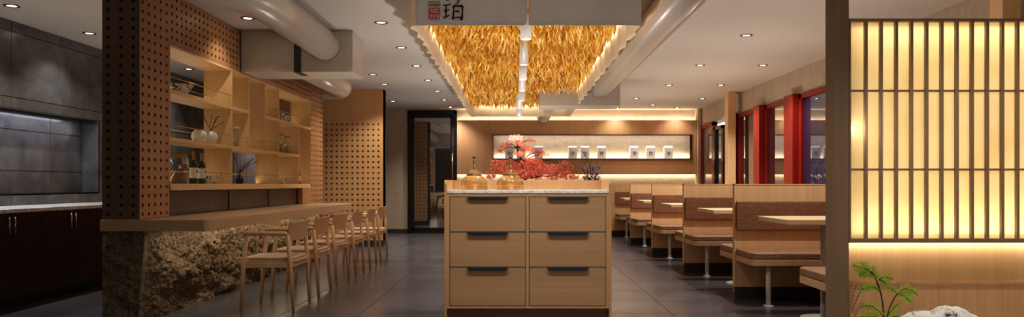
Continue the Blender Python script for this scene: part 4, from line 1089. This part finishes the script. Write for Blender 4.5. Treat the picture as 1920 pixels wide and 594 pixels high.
def bez(ps, n=12):
    ps = [Vector(p) for p in ps]
    if len(ps) == 2: return [ps[0].lerp(ps[1], i/n) for i in range(n+1)]
    out = []
    for i in range(n+1):
        t_ = i/n; q = ps[:]
        while len(q) > 1: q = [q[j].lerp(q[j+1], t_) for j in range(len(q)-1)]
        out.append(q[0])
    return out
def blade(m, a, b, w, droop=0):
    d = b-a; L = d.length
    side = d.cross(Vector((0,1,0)))
    if side.length < 1e-6: return
    side = side.normalized(); mid = a.lerp(b, .45) + Vector((0,0,droop))
    m.add([a, mid+side*w, b, mid-side*w], [(0,1,2,3)])
def frond(pts, n=16, ln=.05, dr=1.0):
    pts = bez(pts, n); stm.tube(pts, [.0016]*n+[.0008], 5)
    for i in range(1, n+1):
        t_ = i/n; L = ln*math.sin(PI*min(1, .12+t_*.86))**.7; tan = (pts[i]-pts[i-1]).normalized()
        for s in (-1, 1):
            nrm = Vector((tan.z, 0, -tan.x))*s
            d = (tan*.75 + nrm*.8 + Vector((0, U(-.5,.5), -.35*dr))).normalized()
            e = pts[i] + d*L; 
            sub = 6
            for q in range(sub):
                c = pts[i].lerp(e, (q+.5)/sub); l2 = L*.30*(1-q/sub*.6)
                for s2 in (-1, 1):
                    d2 = (d*.9 + Vector((d.z, 0, -d.x))*s2*.7 + Vector((0, U(-.2,.2), -.2))).normalized(); blade(lf_, c, c+d2*l2, .0019)
            blade(lf_, pts[i], e, .0012)
stm.tube(bez([fpt(405,640), fpt(402,560), fpt(395,400), fpt(360,240), fpt(300,160), fpt(230,125)], 14), [.0035]*10+[.0022]*5, 7)
stm.tube(bez([fpt(420,640), fpt(440,560), fpt(470,450), fpt(530,375)], 8), [.003]*9, 7)
frond([fpt(345,220), fpt(260,100), fpt(100,95)], 18, .046)
frond([fpt(330,200), fpt(250,120), fpt(160,200)], 14, .036)
frond([fpt(350,235), fpt(400,170), fpt(485,230)], 12, .03); frond([fpt(350,235), fpt(400,230), fpt(420,270)], 8, .025)
frond([fpt(385,370), fpt(290,250), fpt(180,335)], 14, .034)
frond([fpt(530,375), fpt(600,370), fpt(665,450)], 12, .032); frond([fpt(530,375), fpt(620,260), fpt(738,390)], 16, .038); frond([fpt(530,375), fpt(480,300), fpt(440,310)], 9, .028)
frond([fpt(400,600), fpt(300,440), fpt(195,495)], 13, .036); frond([fpt(420,610), fpt(480,520), fpt(550,455)], 10, .026); frond([fpt(400,620), fpt(260,560), fpt(160,600)], 12, .034); frond([fpt(430,640), fpt(520,560), fpt(560,600)], 8, .03)
obj('stems', stm, M['bark'], fp)
stm2 = MB().tube([(fpt(412,640).x, YF, .06), tuple(fpt(405,640))], .0035, 7).tube([(fpt(412,640).x+.01, YF, .06), tuple(fpt(420,640))], .0035, 7); obj('lower_stems', stm2, M['bark'], fp)
obj('leaves', lf_, M['green'], fp, fixn=False)
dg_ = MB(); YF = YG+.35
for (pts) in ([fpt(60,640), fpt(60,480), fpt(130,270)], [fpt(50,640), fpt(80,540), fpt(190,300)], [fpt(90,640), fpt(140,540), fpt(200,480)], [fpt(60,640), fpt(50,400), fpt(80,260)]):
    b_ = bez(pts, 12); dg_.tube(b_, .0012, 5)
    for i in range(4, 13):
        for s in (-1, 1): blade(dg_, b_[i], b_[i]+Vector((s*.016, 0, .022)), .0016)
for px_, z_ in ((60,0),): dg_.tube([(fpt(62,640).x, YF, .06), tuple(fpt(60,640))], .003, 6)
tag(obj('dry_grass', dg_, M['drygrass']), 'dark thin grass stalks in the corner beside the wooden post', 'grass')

for i, (x, y, e) in enumerate([(-1.45,4.6,6),(-1.6,7.2,14),(-1.5,10.0,16),(-1.6,12.6,12),(.07,5.6,52),(.07,7.6,54),(.07,9.6,46),(.07,11.3,30),(2.55,5.2,22),(2.6,7.4,26),(2.6,9.6,26),(2.4,11.9,22),(1.2,13.2,10),(-3.9,5.6,10),(-3.9,8.2,9),(.9,2.2,14)]):
    l = bpy.data.lights.new('ceiling_fill', 'SPOT'); l.energy = e; l.spot_size = math.radians(165); l.spot_blend = .9; l.color = (1,.94,.88) if i < 13 else (1,.95,.9); l.shadow_soft_size = 0  # added fill lamps without a body, brighten ceiling and wheat from below
    o = bpy.data.objects.new('ceiling_fill', l); C.objects.link(o); o.location = (x, y, 1.15); o.rotation_euler = (PI, 0, 0)
# ------------------------------------------------------------------ CAMERA, WORLD
cam = bpy.data.cameras.new('camera'); co = bpy.data.objects.new('camera', cam); C.objects.link(co)
co.location = (0, 0, H); co.rotation_euler = (PI/2, 0, 0); cam.sensor_width = 36; cam.sensor_fit = 'HORIZONTAL'; cam.lens = 36*F/1920
cam.shift_x = -(VX-960)/1920; cam.shift_y = (VY-297)/1920; cam.clip_start = .05
scn = bpy.context.scene; scn.camera = co
w = bpy.data.worlds.new('world'); scn.world = w; w.use_nodes = True
bg = w.node_tree.nodes['Background']; bg.inputs[0].default_value = (1,.90,.78,1); bg.inputs[1].default_value = 1.2
scn.view_settings.view_transform = 'Standard'; scn.view_settings.look = 'Medium High Contrast'; scn.view_settings.exposure = 0
cy_ = scn.cycles; cy_.use_denoising = True; cy_.max_bounces = 7; cy_.diffuse_bounces = 4; cy_.glossy_bounces = 3; cy_.transmission_bounces = 6; cy_.transparent_max_bounces = 6
cy_.sample_clamp_indirect = 4; cy_.caustics_reflective = False; cy_.caustics_refractive = False
